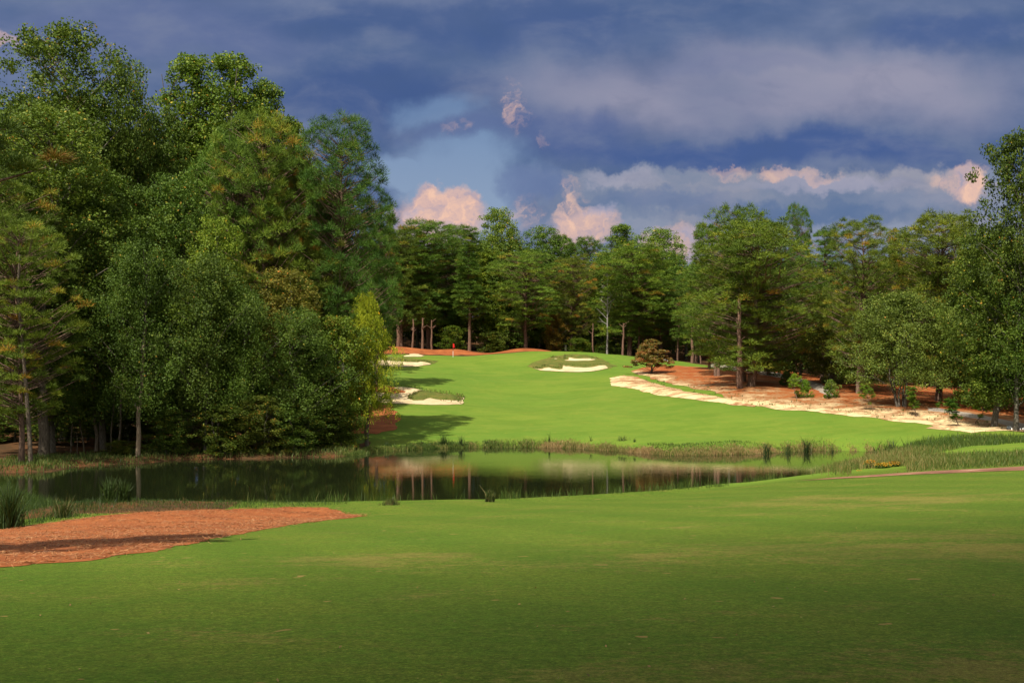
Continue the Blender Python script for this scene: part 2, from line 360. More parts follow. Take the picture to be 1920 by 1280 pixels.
nx, ny = len(GX), len(GY)
V = np.c_[XX.ravel(), YY.ravel(), Z.ravel()]
I, J = np.meshgrid(np.arange(nx-1), np.arange(ny-1))
Q = np.stack([J*nx+I, J*nx+I+1, (J+1)*nx+I+1, (J+1)*nx+I], -1).reshape(-1, 4)
gm = grassm.ravel(); nm = nearm.ravel()
cls = np.zeros(len(Q), int)   # 0 forest floor 1 fairway 2 lawn 3 pond bed
q0 = Q[:, 0]
cls[(gm[q0] > .5)] = 1; cls[(nm[q0] > .5)] = 2; cls[PD.ravel()[q0] < -.3] = 3
NAMES = {0: 'forest_floor', 1: 'fairway', 2: 'lawn', 3: 'pond_bed'}
LABG = {0: 'brown needle and leaf litter floor under the trees', 1: 'sunlit mown fairway rising beyond the pond to the green', 2: 'mown grass slope in the foreground, shaded towards the bottom', 3: 'dark bed under the pond water'}
for c_, nme in NAMES.items():
    q = Q[cls == c_]; u, inv = np.unique(q, return_inverse=True)
    o = link(nme, mesh_np(nme, V[u], inv.reshape(q.shape), M['ground'], smooth=True, extra={'grass': gm[u], 'near': nm[u]}))
    tag(o, LABG[c_], None, None, 'structure')

def patch(name, poly, mat, off, label, step=.6, amp=.1, grid=1.0, seed=1, dome=0., frontline=None, attrs=None, kind='structure'):
    P = wiggle(poly, step, amp, seed)
    x0, y0 = P.min(0); x1, y1 = P.max(0)
    gx, gy = np.meshgrid(np.arange(x0, x1, grid), np.arange(y0, y1, grid)); gx = gx.ravel(); gy = gy.ravel()
    k = inside(P, gx, gy) & (dist_poly(P, gx, gy) > grid*.35)
    pts = [Vector(p) for p in P]+[Vector((a, b_)) for a, b_ in zip(gx[k], gy[k])]
    vs, es, fs, *_ = delaunay_2d_cdt(pts, [], [list(range(len(P)))], 1, 1e-5)
    vs = np.array([[v.x, v.y] for v in vs]); tri = np.array([f for f in fs if len(f) == 3])
    de = dist_poly(P, vs[:, 0], vs[:, 1])
    z = zt(vs[:, 0], vs[:, 1])+off*(.35+.65*smooth01(de/.5))+dome*smooth01(de/1.5)
    ex = {}
    if frontline is not None:
        dl = dist_poly(frontline, vs[:, 0], vs[:, 1], False); ex['sandy'] = np.exp(-(dl/6.5)**1.4)
        if attrs: ex['sandy'] = np.maximum(ex['sandy'], attrs(vs[:, 0], vs[:, 1]))
    o = link(name, mesh_np(name, np.c_[vs, z], tri, mat, smooth=True, extra=ex)); tag(o, label, None, None, kind); return o

z4 = lambda L: [hit(*p) for p in pxs(L, 960, 640, 5.647)]
z3 = lambda L: [hit(*p) for p in pxs(L, 680, 640, 7.385)]
zr = lambda L: [hit(*p) for p in pxs(L, 1100, 620, 2.3415)]
patch('rough', z4([(150, 262), (200, 225), (300, 190), (390, 175), (450, 148), (560, 138), (800, 148), (900, 165), (980, 190), (1040, 240), (1110, 262), (1050, 285), (900, 308), (700, 318), (450, 310), (230, 296)]), M['rough'], .05, 'olive rough turf round the pair of bunkers right of the green', .8, .25, 1, 2, .12)
patch('sand_bunker', z4([(228, 290), (330, 297), (335, 268), (400, 283), (480, 298), (520, 299), (515, 254), (560, 256), (640, 270), (700, 278), (800, 277), (870, 270), (930, 260), (1000, 260), (1020, 278), (1010, 288), (900, 312), (850, 320), (700, 327), (620, 326), (430, 317), (300, 308)]), M['sand'], .22, 'pale sand bunker, lower of the pair right of the green', .4, .08, .8, 3)
patch('sand_bunker', z4([(408, 186), (440, 178), (480, 188), (560, 205), (568, 195), (563, 163), (600, 166), (640, 180), (700, 187), (760, 180), (850, 185), (908, 200), (900, 208), (800, 216), (600, 216), (480, 206), (420, 195)]), M['sand'], .22, 'pale sand bunker, upper of the pair right of the green', .4, .08, .8, 4)
patch('rough', z3([(-200, 300), (-100, 240), (280, 215), (500, 225), (700, 232), (900, 248), (1010, 270), (990, 300), (940, 320), (800, 335), (300, 345), (-200, 345)]), M['rough'], .05, 'olive rough turf above the bunker left of the green', .8, .2, 1, 5, .1)
patch('sand_bunker', z3([(-200, 300), (100, 290), (250, 272), (350, 270), (450, 285), (530, 288), (540, 266), (575, 268), (585, 292), (650, 298), (750, 297), (850, 283), (900, 298), (940, 310), (925, 325), (800, 342), (600, 355), (300, 350), (100, 347), (-200, 342)]), M['sand'], .22, 'long pale sand bunker left of the green', .4, .08, .8, 6)
patch('pine_straw', [((px-960)/F*Y, Y) for px, Y in ((560, 212), (700, 209), (800, 209.3), (900, 209.5), (1030, 209.5), (1035, 216), (940, 219), (850, 220), (700, 221), (560, 220))], M['straw'], .06, 'rust pine straw mounds behind the green', .8, .3, 1, 7)
patch('sand_bunker', z3([(560, 212), (640, 200), (660, 178), (780, 182), (860, 204), (800, 216), (620, 217)]), M['sand'], .24, 'small pale sand patch against the straw behind the green', .4, .1, .8, 8)
patch('sand_bunker', z3([(-60, 720), (20, 690), (130, 690), (330, 725), (400, 650), (550, 635), (700, 650), (850, 682), (1000, 712), (1250, 742), (1380, 772), (1410, 800), (1370, 825), (1412, 846), (1380, 866), (1200, 880), (900, 877), (500, 867), (300, 852), (100, 822), (20, 792), (-60, 760)]), M['sand'], .12, 'broad sand bunker beside the left tree line', .4, .1, .7, 9)
patch('waste_area', z3([(632, 790), (700, 735), (800, 688), (950, 705), (1100, 738), (1300, 760), (1355, 778), (1375, 812), (1300, 832), (1150, 820), (1050, 815), (950, 798), (850, 828), (700, 828), (640, 810)]), M['rough'], .22, 'tufted brown mound across the left bunker', .5, .15, .7, 10, .25)
patch('pine_straw', z3([(-250, 560), (-50, 590), (200, 605), (400, 638), (580, 690), (560, 722), (430, 737), (150, 700), (-80, 705), (-250, 690)]), M['straw'], .24, 'shaded straw bank above the left bunker', .5, .2, .8, 11, .15)
patch('pine_straw', [hit(*p) for p in ((560, 700), (655, 725), (682, 745), (700, 758), (733, 760), (748, 780), (749, 794), (737, 807), (706, 813), (656, 813), (560, 815))], M['straw'], .1, 'rust pine straw in the tree shadow below the left bunker', .6, .2, .9, 12)
mainL = [(200, 172), (260, 160), (380, 153), (560, 163)]
backW = [hit(1345, 684)]+[((px-960)/F*Y, Y) for px, Y in ((1400, 196), (1500, 190), (1700, 172), (1900, 155), (2200, 140))]
lowF = [(1850, 440), (1715, 450), (1640, 440), (1500, 428), (1520, 418), (1450, 405), (1300, 390), (1100, 370), (900, 350), (752, 334)]
tong = [(700, 315), (600, 290), (560, 268), (480, 258), (400, 238), (300, 215), (210, 187)]
mainW = zr(mainL)+backW+[hit(2150, 812), hit(1960, 810)]+zr(lowF)+zr(tong)
fl = zr(lowF)+zr([(600, 320), (450, 300), (300, 280), (200, 255), (110, 240)])
def extra_sand(x, y):
    a = np.exp(-(dist_poly(zr([(205, 180), (330, 205), (440, 245)]), x, y, False)/2)**2)*.7
    e = smooth01((x-16)/14)*np.exp(-((dist_poly(fl, x, y, False))/12)**2)*.68
    return np.maximum(a, e)
patch('waste_area', mainW, M['waste'], .09, 'rust and sand waste ground under the right trees', .7, .2, .8, 13, 0, fl, extra_sand)
patch('waste_area', zr([(100, 208), (160, 196), (230, 205), (330, 240), (440, 270), (560, 285), (640, 300), (720, 318), (752, 337), (600, 320), (450, 300), (300, 280), (200, 255), (110, 240)]), M['waste'], .10, 'sandy tongue of waste ground at the edge of the fairway', .5, .15, .6, 14, .12, zr([(100, 208), (110, 240), (200, 255), (300, 280), (600, 320)]), lambda x, y: np.full(len(x), .45)*smooth01((16-(x-8))/8))
patch('path', [hit(*p) for p in ((1335, 683), (1380, 688), (1440, 697), (1478, 705), (1530, 716), (1552, 726), (1568, 745), (1545, 745), (1530, 733), (1512, 722), (1470, 711), (1430, 704), (1370, 696), (1330, 690))], M['path'], .16, 'pale cart path winding behind the pines on the right', .8, .03, .8, 15)
patch('path', [hit(*p) for p in ((1735, 762), (1800, 772), (1850, 781), (1900, 791), (1990, 806), (1990, 812), (1905, 806), (1880, 799), (1850, 790), (1800, 781), (1735, 771))], M['path'], .16, 'pale cart path at the right edge below the trees', .8, .03, .8, 16)
dirt = [(16, 65.2), (20, 65.4), (24, 65.2), (28, 64.5), (34, 63), (40, 61), (40, 57.8), (34, 59.2), (28, 61.2), (24, 62.6), (20, 63.9)]
patch('dirt_track', dirt, M['dirt'], .06, 'reddish bare track along the right side of the near lawn', .5, .08, .6, 17)
STR = [hit(px, py, 8, 58) for px, py in ((690, 966), (610, 975), (480, 995), (350, 1021), (200, 1046), (0, 1064), (-350, 1100))]
STR += [(-24, 38), (-19, 43), (-16, 47), (-12.5, 51.5), (-10.5, 53.4), (-8.7, 53.6)]
patch('pine_straw', STR, M['straw'], .025, 'rust pine straw bed at the left of the near lawn', .2, .10, .35, 18, .015)
x0, y0 = PONDW.min(0); x1, y1 = PONDW.max(0)
patch('pond_water', [(x0-1, y0-1), (x1+1, y0-1), (x1+1, y1+1), (x0-1, y1+1)], M['water'], 0, 'x', 500, 0, 300, 19)
w = bpy.data.objects['pond_water']; w.data.vertices.foreach_set('co', np.array([[x0-1, y0-1, 0], [x1+1, y0-1, 0], [x1+1, y1+1, 0], [x0-1, y1+1, 0]], dtype=np.float32).ravel()) if len(w.data.vertices) == 4 else None
w.name = 'water'; w['label'] = 'still dark pond mirroring the fairway and trees'

# ------------------------------------------------------------------ plants
def rdir(r, n):
    v = r.normal(0, 1, (n, 3)); return v/np.linalg.norm(v, axis=1)[:, None]
def quads(C_, U, W, sz, asp):
    """leaf quads with centre C_, axes U and W"""
    u = U*(sz*.5)[:, None]; w_ = W*(sz*.5*asp)[:, None]
    V = np.stack([C_-u, C_+w_, C_+u, C_-w_], 1).reshape(-1, 3)
    return V, np.arange(len(V)).reshape(-1, 4)
def pine(seed, H, R, cb=.35, puffs=1., needles=62, prof=None, nb=44, puff_r=.62, warm=.1, lean=0, tr=.30, nl=.46, nw=.065, flat=.8):
    r = np.random.default_rng(seed); T = Acc()
    zz = np.linspace(0, H*.97, 9); sw = np.cumsum(r.normal(0, .12, (9, 2)), 0); sw -= sw[0]; sw[:, 0] += lean*zz
    tp = np.c_[sw, zz]; tp[0, 2] = -.6
    T.tube(tp, np.interp(zz/H, [0, .04, .5, 1], [tr*1.25, tr, tr*.62, .04]), 8)
    tx = lambda h: np.array([np.interp(h, zz, tp[:, 0]), np.interp(h, zz, tp[:, 1]), h])
    prof = prof or (lambda t: (np.sin(PI*(t*.80+.17)))**.75)
    Cs = []; Tn = []
    lob = r.uniform(0, 2*PI, 4)
    for i in range(nb):
        t = ((i+r.uniform(0, 1))/nb)**.72; h = H*(cb+(1-cb)*t*.97)
        az = i*2.4+r.uniform(-.6, .6)
        L = R*float(prof(t))*r.uniform(.62, 1.15)*(1+.18*math.sin(2*az+lob[0]+4*t)+.12*math.sin(3*az+lob[1]-7*t))
        el = math.radians(r.uniform(2, 22)+50*t**1.5)
        s = np.linspace(0, 1, 5); o = tx(h)
        out = np.array([math.cos(az), math.sin(az), 0])
        P = o+out*(L*s*math.cos(el))[:, None]+np.array([0, 0, 1])*(L*(math.sin(el)*s-.10*s*(1-t)+.12*s**3))[:, None]
        P[1:-1] += r.normal(0, .06*L, (3, 3))
        T.tube(P, np.linspace(max(.035, .02*L+.02), .015, 5), 4)
        k = max(2, int((2.2+L*2.1)*puffs)); side = np.array([-out[1], out[0], 0])
        for q in range(k):
            a = r.uniform(.30, 1.0) if q else 1.0
            b0 = np.array([np.interp(a, s, P[:, c]) for c in range(3)])
            off = side*r.normal(0, .20*L*(1.15-a)+.12)+np.array([0, 0, r.uniform(.02, .35)])+out*r.uniform(-.1, .25)
            c0 = b0+off; Cs.append(c0); Tn.append(t)
            if np.linalg.norm(off) > .45: T.tube([b0, (b0+c0)/2+[0, 0, -.05], c0], [.025, .018, .01], 3)
    for q in range(int(9*puffs)):
        Cs.append(tx(H*.97)+r.normal(0, .35, 3)*[1, 1, .8]); Tn.append(1)
    Cs = np.array(Cs); ok = []; mind = puff_r*.62
    for i_ in range(len(Cs)):
        if not ok or np.min(((Cs[ok]-Cs[i_])**2*[1, 1, 1.7]).sum(1)) > mind**2: ok.append(i_)
    Cs = Cs[ok]; m = len(Cs)
    pr = puff_r*r.uniform(.7, 1.25, m); pt = r.normal(0, .11, m)+.42; hot = r.uniform(0, 1, m) < warm; pt = np.where(hot, r.uniform(.68, .92, m), pt)
    k = needles; c = np.repeat(Cs, k, 0); rr = np.repeat(pr, k)
    d = rdir(r, m*k); d[:, 2] = np.abs(d[:, 2])*1.1-.22
    base = c+d*(rr*r.uniform(.12, .62, m*k))[:, None]*[1, 1, flat]
    tg = np.cross(d, rdir(r, m*k)); nd = d*[1, 1, .8]+tg*.75+[0, 0, .22]; nd /= np.linalg.norm(nd, axis=1)[:, None]
    L = nl*r.uniform(.6, 1.2, m*k); sd_ = np.cross(nd, d+rdir(r, m*k)*.35); sd_ /= np.linalg.norm(sd_, axis=1)[:, None]+1e-9
    w_ = nw*r.uniform(.7, 1.3, m*k)
    V = np.stack([base-sd_*w_[:, None]*.5, base+sd_*w_[:, None]*.5, base+nd*L[:, None]], 1).reshape(-1, 3)
    tint = np.clip(np.repeat(pt, k)+r.normal(0, .10, m*k), 0, 1)
    return T.get(), (V, np.arange(len(V)).reshape(-1, 3), np.repeat(tint, 3))

def pine2(seed, H, R, cb=.15, nc=430, needles=120, puff_r=.95, prof=None, warm=.05, tr=.3, nl=.46, nw=.06, flat=.75, lobes=.2, shell=.68):
    r = np.random.default_rng(seed); T = Acc(); ph = r.uniform(0, 2*PI, 6)
    zz = np.linspace(0, H*.93, 9); sw = np.cumsum(r.normal(0, .14, (9, 2)), 0); sw -= sw[0]; tp = np.c_[sw, zz]; tp[0, 2] = -.6
    T.tube(tp, np.interp(zz/H, [0, .04, .5, 1], [tr*1.25, tr, tr*.62, .05]), 8)
    tx = lambda h: np.array([np.interp(h, zz, tp[:, 0]), np.interp(h, zz, tp[:, 1]), h])
    cand = []; n0 = nc*5
    t = r.uniform(0, 1, n0)**.9; az = r.uniform(0, 2*PI, n0)
    rad = R*prof(t)*(1+lobes*np.sin(2*az+ph[0]+6*t)+lobes*.8*np.sin(3*az+ph[1]-11*t)+lobes*.7*np.sin(az*1+ph[2]+17*t))
    sh = r.uniform(0, 1, n0) < shell; rf = np.where(sh, r.uniform(.82, 1.05, n0), r.uniform(.2, .82, n0))
    h = H*(cb+(1-cb)*t)+.10*R*rf*(t-.3); C0 = np.c_[rad*rf*np.cos(az), rad*rf*np.sin(az), h]
    ok = np.empty((0, 3)); keep = []
    for i in range(n0):
        if len(keep) and np.min(((ok-C0[i])**2*[1, 1, 1.2]).sum(1)) < (puff_r*.80)**2: continue
        ok = np.vstack([ok, C0[i]]); keep.append(i)
        if len(keep) >= nc: break
    Cs = C0[keep]+np.array([tx(min(q, H*.93))*[1, 1, 0] for q in h[keep]]); m = len(Cs)
    for i in range(m):
        if i % 3 and rf[keep[i]] < .8: continue
        c = Cs[i]; rho = math.hypot(c[0], c[1]); o = tx(float(np.clip(c[2]-.42*rho, H*cb*.8, H*.92))); mid = (o+c)/2+[0, 0, -.04*rho]+r.normal(0, .05*rho+.02, 3)
        T.tube([o, (o+mid)/2, mid, (mid+c)/2, c], np.array([.011, .008, .006, .004, .002])*(rho+1.2), 4)
    pr = puff_r*r.uniform(.65, 1.3, m); pt = r.normal(0, .12, m)+.42; hot = r.uniform(0, 1, m) < warm; pt = np.where(hot, r.uniform(.68, .92, m), pt)
    k = needles; c = np.repeat(Cs, k, 0); rr = np.repeat(pr, k)
    d = rdir(r, m*k); d[:, 2] = np.abs(d[:, 2])*1.1-.25
    base = c+d*(rr*r.uniform(.15, .72, m*k))[:, None]*[1, 1, flat]
    tg = np.cross(d, rdir(r, m*k)); nd = d*[1, 1, .8]+tg*.75+[0, 0, .22]; nd /= np.linalg.norm(nd, axis=1)[:, None]
    L = nl*r.uniform(.6, 1.2, m*k); sd_ = np.cross(nd, d+rdir(r, m*k)*.35); sd_ /= np.linalg.norm(sd_, axis=1)[:, None]+1e-9
    w_ = nw*r.uniform(.7, 1.3, m*k)
    V = np.stack([base-sd_*w_[:, None]*.5, base+sd_*w_[:, None]*.5, base+nd*L[:, None]], 1).reshape(-1, 3)
    tint = np.clip(np.repeat(pt, k)+r.normal(0, .10, m*k), 0, 1)
    return T.get(), (V, np.arange(len(V)).reshape(-1, 3), np.repeat(tint, 3))

def broad(seed, H, R, cb=.2, nc=420, lpc=85, leaf=.24, cr=.62, prof=None, yellow=.03, weep=0., tr=.25, nlimb=26, inner=.45, lobes=.22, flat=.65, stems=1, lean=(0, 0), asp=.62):
    r = np.random.default_rng(seed); T = Acc()
    prof = prof or (lambda t: np.sin(PI*np.clip(t*.76+.16, 0, 1))**.6)
    ph = r.uniform(0, 2*PI, 8)
    t = r.uniform(0, 1, nc)**.92; az = r.uniform(0, 2*PI, nc)
    rad = R*prof(t)*(1+lobes*np.sin(3*az+ph[0]+5*t)+lobes*.8*np.sin(2*az+ph[1]-9*t)+lobes*.6*np.sin(5*az+ph[2]+14*t))
    rf = r.uniform(0, 1, nc)**inner; rho = rad*rf
    h = H*(cb+(1-cb)*t)-.10*R*rf**2*(1-t)
    lx, ly = lean
    Cs = np.c_[rho*np.cos(az)+lx*h, rho*np.sin(az)+ly*h, h]
    for si in range(stems):
        a0 = r.uniform(0, 2*PI); o = (0 if stems == 1 else .35)
        top = H*(.95 if stems == 1 else r.uniform(.6, .9)); zz = np.linspace(0, top, 7)
        sw = np.cumsum(r.normal(0, .018*H, (7, 2)), 0); sw -= sw[0]
        fan = 0 if stems == 1 else .16
        P = np.c_[sw[:, 0]+o*math.cos(a0)+zz*(fan*math.cos(a0)+lx), sw[:, 1]+o*math.sin(a0)+zz*(fan*math.sin(a0)+ly), zz]; P[0, 2] = -.5
        T.tube(P, np.interp(zz/top, [0, .05, .5, 1], [tr*1.3, tr, tr*.55, .03]), 7)
        pick = r.choice(nc, min(nc, nlimb//stems), replace=False)
        for i in pick:
            c = Cs[i]; hh = min(max(c[2]-.75*math.hypot(c[0]-lx*c[2], c[1]-ly*c[2]), cb*H*.45, .2), top*.92)
            b0 = np.array([np.interp(hh, zz, P[:, q]) for q in range(3)]); mid = (b0+c)/2+[0, 0, .08*R]+r.normal(0, .05*R, 3)
            T.tube([b0, (b0+mid)/2, mid, (mid+c)/2, c], np.array([.45, .38, .28, .2, .12])*tr*.5, 4)
    k = lpc; m = nc; crs = cr*r.uniform(.6, 1.3, m)
    d = r.normal(0, 1, (m*k, 3)); d *= np.minimum(1, 1.6/np.linalg.norm(d, axis=1))[:, None]
    c = np.repeat(Cs, k, 0)+d*np.repeat(crs, k)[:, None]*[.62, .62, .62*flat]
    if weep: c[:, 2] -= weep*np.abs(r.normal(0, 1, m*k))*np.repeat(.4+rf, k)
    U = rdir(r, m*k); U[:, 2] = U[:, 2]*.55-.25; U /= np.linalg.norm(U, axis=1)[:, None]
    nrm = rdir(r, m*k)+[0, 0, .55]; W = np.cross(nrm, U); W /= np.linalg.norm(W, axis=1)[:, None]+1e-9
    V, Qd = quads(c, U, W, leaf*r.uniform(.7, 1.3, m*k), asp)
    ct = r.normal(.42, .10, m); tint = np.repeat(ct, k)+r.normal(0, .12, m*k); tint = np.clip(tint, 0, .84)
    ysel = r.uniform(0, 1, m*k) < yellow*np.repeat(r.uniform(0, 2.2, m)**2/1.6, k)
    tint = np.where(ysel, r.uniform(.88, 1, m*k), tint)
    return T.get(), (V, Qd, np.repeat(tint, 4))

def proto(key, gen, bark_, leafm):
    (tv, tq, tt), (cv, cf, ct) = gen
    return dict(trunk=mesh_np('trunk', tv, tq, M[bark_], smooth=True), crown=mesh_np('crown', cv, cf, M[leafm], ct), raw=gen)
PR = {}
def dome(t0, lo=.55, tip=.0):
    def f(t):
        t = np.asarray(t, float); body = lo+(1-lo)*np.sin(PI*np.clip(t/t0, 0, 1)*.62)
        return np.where(t < t0, body, (lo+(1-lo)*math.sin(PI*.62))*np.sqrt(np.clip(1-((t-t0)/(1.02-t0))**2, 0, 1)))+tip
    return f
def mk(key, H, R, gen, bark_, leafm, nm, cat, crown='crown'): p = proto(key, gen, bark_, leafm); p.update(H=H, R=R, name=nm, cat=cat, crown_name=crown); PR[key] = p
rp = lambda t: (np.sin(PI*np.clip(t*.72+.26, 0, 1)))**.6
lp = dome(.72, .55, .06); rp = dome(.66, .65, .06)
mk('PA', 22, 5, pine2(11, 22, 5, .10, 560, prof=lp, warm=.02, tr=.36, flat=.95, puff_r=1.0, lobes=.28), 'pbark', 'pine', 'pine_tree', 'pine')
mk('PB', 24, 4, pine2(12, 24, 4, .20, 430, prof=lp, warm=.02, tr=.28, flat=.95, lobes=.26), 'pbark', 'pine', 'pine_tree', 'pine')
mk('PC', 25, 2.6, pine2(13, 25, 2.6, .28, 230, puff_r=.75, prof=lambda t: (1-.75*t)*np.minimum(1, .4+t*3), tr=.24), 'pbark', 'pine', 'pine_tree', 'pine')
mk('PD', 27, 5.2, pine2(14, 27, 5.2, .12, 640, prof=rp, warm=.02, tr=.34, flat=.9, puff_r=1.0, needles=165, nw=.042, nl=.42), 'pbark', 'pine', 'pine_tree', 'pine')
mk('PR', 22, 5, pine2(18, 22, 5, .10, 540, prof=rp, warm=.12, tr=.3, needles=165, nw=.042, nl=.42), 'pbark', 'pine', 'pine_tree', 'pine')
mk('PE', 20, 4.5, pine2(15, 20, 4.5, .20, 330, prof=lp, warm=.10, lobes=.3, tr=.26, flat=.6, needles=165, nw=.042, nl=.42), 'pbark', 'pine', 'pine_tree', 'pine')
mk('PF', 22, 4.6, pine2(16, 22, 4.6, .26, 330, prof=dome(.7, .45, .06), warm=.05, lobes=.32, tr=.28, flat=.6), 'pbark', 'pine', 'pine_tree', 'pine')
mk('PN', 17, 3.6, pine(17, 17, 3.6, .25, 1.2, 380, nb=60, puff_r=.55, warm=.12, tr=.24, nl=.24, nw=.017, flat=.8), 'pbark', 'pine', 'pine_tree', 'pine')
mk('DA', 32, 5.6, broad(21, 32, 5.6, .10, 900, 62, .25, .85, prof=dome(.80, .7), yellow=.03, nlimb=40, tr=.4), 'dbark', 'leaf', 'broadleaf_tree', 'broadleaf tree')
mk('DB', 24, 5, broad(22, 24, 5, .12, 640, 66, .25, .85, prof=dome(.74, .65), yellow=.02, nlimb=34, tr=.32), 'dbark', 'leaf', 'broadleaf_tree', 'broadleaf tree')
mk('DC', 30, 3.4, broad(23, 30, 3.4, .12, 600, 60, .25, .75, yellow=.03, nlimb=34, lobes=.3, tr=.3, prof=lambda t: dome(.82, .8)(t)*(1-.30*t)), 'dbark', 'leaf', 'broadleaf_tree', 'broadleaf tree')
mk('DD', 16, 4, broad(24, 16, 4, .26, 330, 92, .18, .85, yellow=.004, weep=.5, flat=.36, nlimb=44, lobes=.42, tr=.17), 'dbark', 'leaf', 'broadleaf_tree', 'broadleaf tree')
mk('DE', 11, 5.6, broad(25, 11, 5.6, .24, 640, 78, .17, .75, yellow=.004, weep=.25, nlimb=60, stems=6, tr=.11, lobes=.36, flat=.4, prof=lambda t: np.sin(PI*np.clip(t*.70+.28, 0, 1))**.55), 'dbark', 'leaf', 'broadleaf_tree', 'broadleaf tree')
mk('DF', 9, 3, broad(26, 9, 3, .03, 300, 84, .19, .66, yellow=.05, nlimb=30, stems=3, tr=.10, lobes=.42, prof=dome(.6, .75)), 'dbark', 'leaf', 'broadleaf_tree', 'broadleaf tree')
mk('DG', 21, 5.5, broad(27, 21, 5.5, .2, 460, 60, .24, .75, yellow=.01, nlimb=70, lobes=.32, inner=.6, tr=.26), 'dbark', 'leaf', 'broadleaf_tree', 'broadleaf tree')
mk('SH', 2, 1.4, broad(28, 2, 1.4, .02, 90, 75, .13, .32, yellow=.01, nlimb=12, stems=3, tr=.04, prof=lambda t: (1-t**2)**.5), 'dbark', 'leaf', 'shrub', 'shrub')
mk('DW', 5, 2.9, broad(29, 5, 2.9, .24, 230, 100, .17, .48, yellow=0, flat=.35, nlimb=26, tr=.14, lobes=.2, prof=lambda t: (1-t)**.75*.95+.12), 'dbark', 'dog', 'dogwood_tree', 'small tree')
mk('YP', 3.2, .8, pine(30, 3.2, .8, .24, 1.0, 60, nb=11, puff_r=.2, tr=.05, nl=.34, nw=.034, warm=.0), 'pbark', 'pine', 'young_pine', 'young pine')
mk('YN', 3.2, .42, pine(31, 3.2, .36, .22, 1.4, 70, nb=18, puff_r=.15, tr=.045, nl=.26, nw=.034, warm=.0, prof=lambda t: .9), 'pbark', 'pine', 'young_pine', 'young pine')

def plant(key, X, Y, ztop=None, R=None, color=(1, 1, 1), label='', group=None, rot=None, zbase=None, H=None, bark_c=(1, 1, 1)):
    p = PR[key]; zb = z1(X, Y) if zbase is None else zbase
    h = H if H else ztop-zb; sx = (R/p['R']) if R else h/p['H']; sz = h/p['H']
    e = bpy.data.objects.new(p['name'], None); COL.objects.link(e); e.empty_display_size = .5
    e.location = (X, Y, zb); e.rotation_euler = (0, 0, rng.uniform(0, 2*PI) if rot is None else rot); e.scale = (sx, sx, sz)
    tag(e, label, p['cat'], group)
    a = link('trunk', p['trunk'], e); a.color = (*bark_c, 1)
    c = link(p['crown_name'], p['crown'], e); c.color = (*color, 1)
    return e
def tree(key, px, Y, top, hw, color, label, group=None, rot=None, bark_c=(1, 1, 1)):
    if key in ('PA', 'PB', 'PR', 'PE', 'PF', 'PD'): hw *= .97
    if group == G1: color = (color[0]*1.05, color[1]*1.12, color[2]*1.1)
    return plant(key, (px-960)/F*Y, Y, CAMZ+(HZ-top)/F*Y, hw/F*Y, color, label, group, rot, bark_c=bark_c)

G1 = 'trees of the left wood beside the pond'; G2 = 'trees of the wood behind the green'; G3 = 'trees on the right beyond the waste ground'
g = lambda a, b_=None, c=None: (a, b_ if b_ is not None else a, c if c is not None else a)
# ---- left wood
tree('DA', 118, 106, 52, 118, g(.82, .84, .8), 'tallest broadleaf tree at the far left with a broad round top against the dark cloud', G1, .3)
tree('DA', 95, 94, 208, 122, g(.92, .92, .85), 'huge leafy tree with yellow speckles in front of the tallest left tree', G1, 2.0)
tree('DB', 238, 110, 128, 70, g(.8, .82, .8), 'shoulder tree just right of the tallest left tree, top above its slope', G1, 1.0)
tree('DB', 300, 112, 215, 75, g(.72, .78, .75), 'dark broadleaf tree in the dip between the two left peaks', G1, 4)
tree('DC', 358, 118, 108, 70, g(1.05, 1.1, .9), 'slender tree forming the left point of the twin peaks', G1, 1.2)
tree('DC', 432, 116, 105, 70, g(1.0, 1.05, .85), 'slender tree forming the right point of the twin peaks, with yellowing leaves', G1, 3)
tree('DC', 497, 117, 158, 62, g(.95, 1.0, .85), 'narrow tree sloping down right of the twin peaks', G1, 5)
tree('DC', 540, 119, 225, 52, g(1.0, .98, .8), 'narrow olive tree peeping between the two tall left pines', G1, 2)
tree('PR', 488, 105, 225, 96, (1.15, 1.1, .85), 'round topped bright pine with rusty needles, left of the darkest pine', G1, .4)
tree('PA', 425, 107, 262, 80, (1.0, 1.1, .9), 'green pine with puffy boughs below the twin peaks', G1, 1.4)
tree('PD', 645, 107, 230, 86, (.62, .80, .70), 'large dark rounded pine at the right end of the left wood', G1, 2.2)
tree('PR', 570, 109, 330, 72, (1.25, 1.0, .8), 'rust tinged pine in front of the dark rounded pine', G1, 3.2)
tree('PB', 706, 150, 392, 38, (.8, .92, .8), 'dark pine behind the right flank of the dark rounded pine', G1, 3.9)
tree('DB', 195, 98, 330, 90, g(.78, .85, .8), 'dark broadleaf tree filling the middle of the left wood', G1, 2.6)
tree('DB', 330, 101, 335, 85, g(.7, .8, .75), 'shadowy broadleaf tree under the twin peaks', G1, .6)
tree('DD', 258, 90.5, 450, 74, g(.66, .74, .70), 'drooping grey green tree on a bare leaning trunk at the water edge', G1, 1.7)
tree('DB', 405, 97, 412, 62, g(1.3, 1.25, .8), 'yellow green tree with a pointed top in the middle of the left wood', G1, 4.4)
tree('DD', 385, 93.5, 470, 76, g(.74, .76, .80), 'dusty grey green tree hanging over the pond, widest of the droopers', G1, 3.1)
tree('DD', 455, 95, 535, 58, g(.58, .68, .50), 'deep green drooping tree right of the dusty one', G1, .9)
tree('DB', 528, 100, 508, 72, (1.35, .85, .9), 'reddish tinged leafy tree below the rusty pine', G1, 5.4)
tree('PB', 590, 106, 470, 60, (1.1, .95, .8), 'lower pine with brownish boughs between the red leaved and yellow trees', G1, 5.9)
tree('DD', 560, 96.5, 575, 70, g(.78, .84, .86), 'silvery green tree spreading low over the water', G1, 5.0)
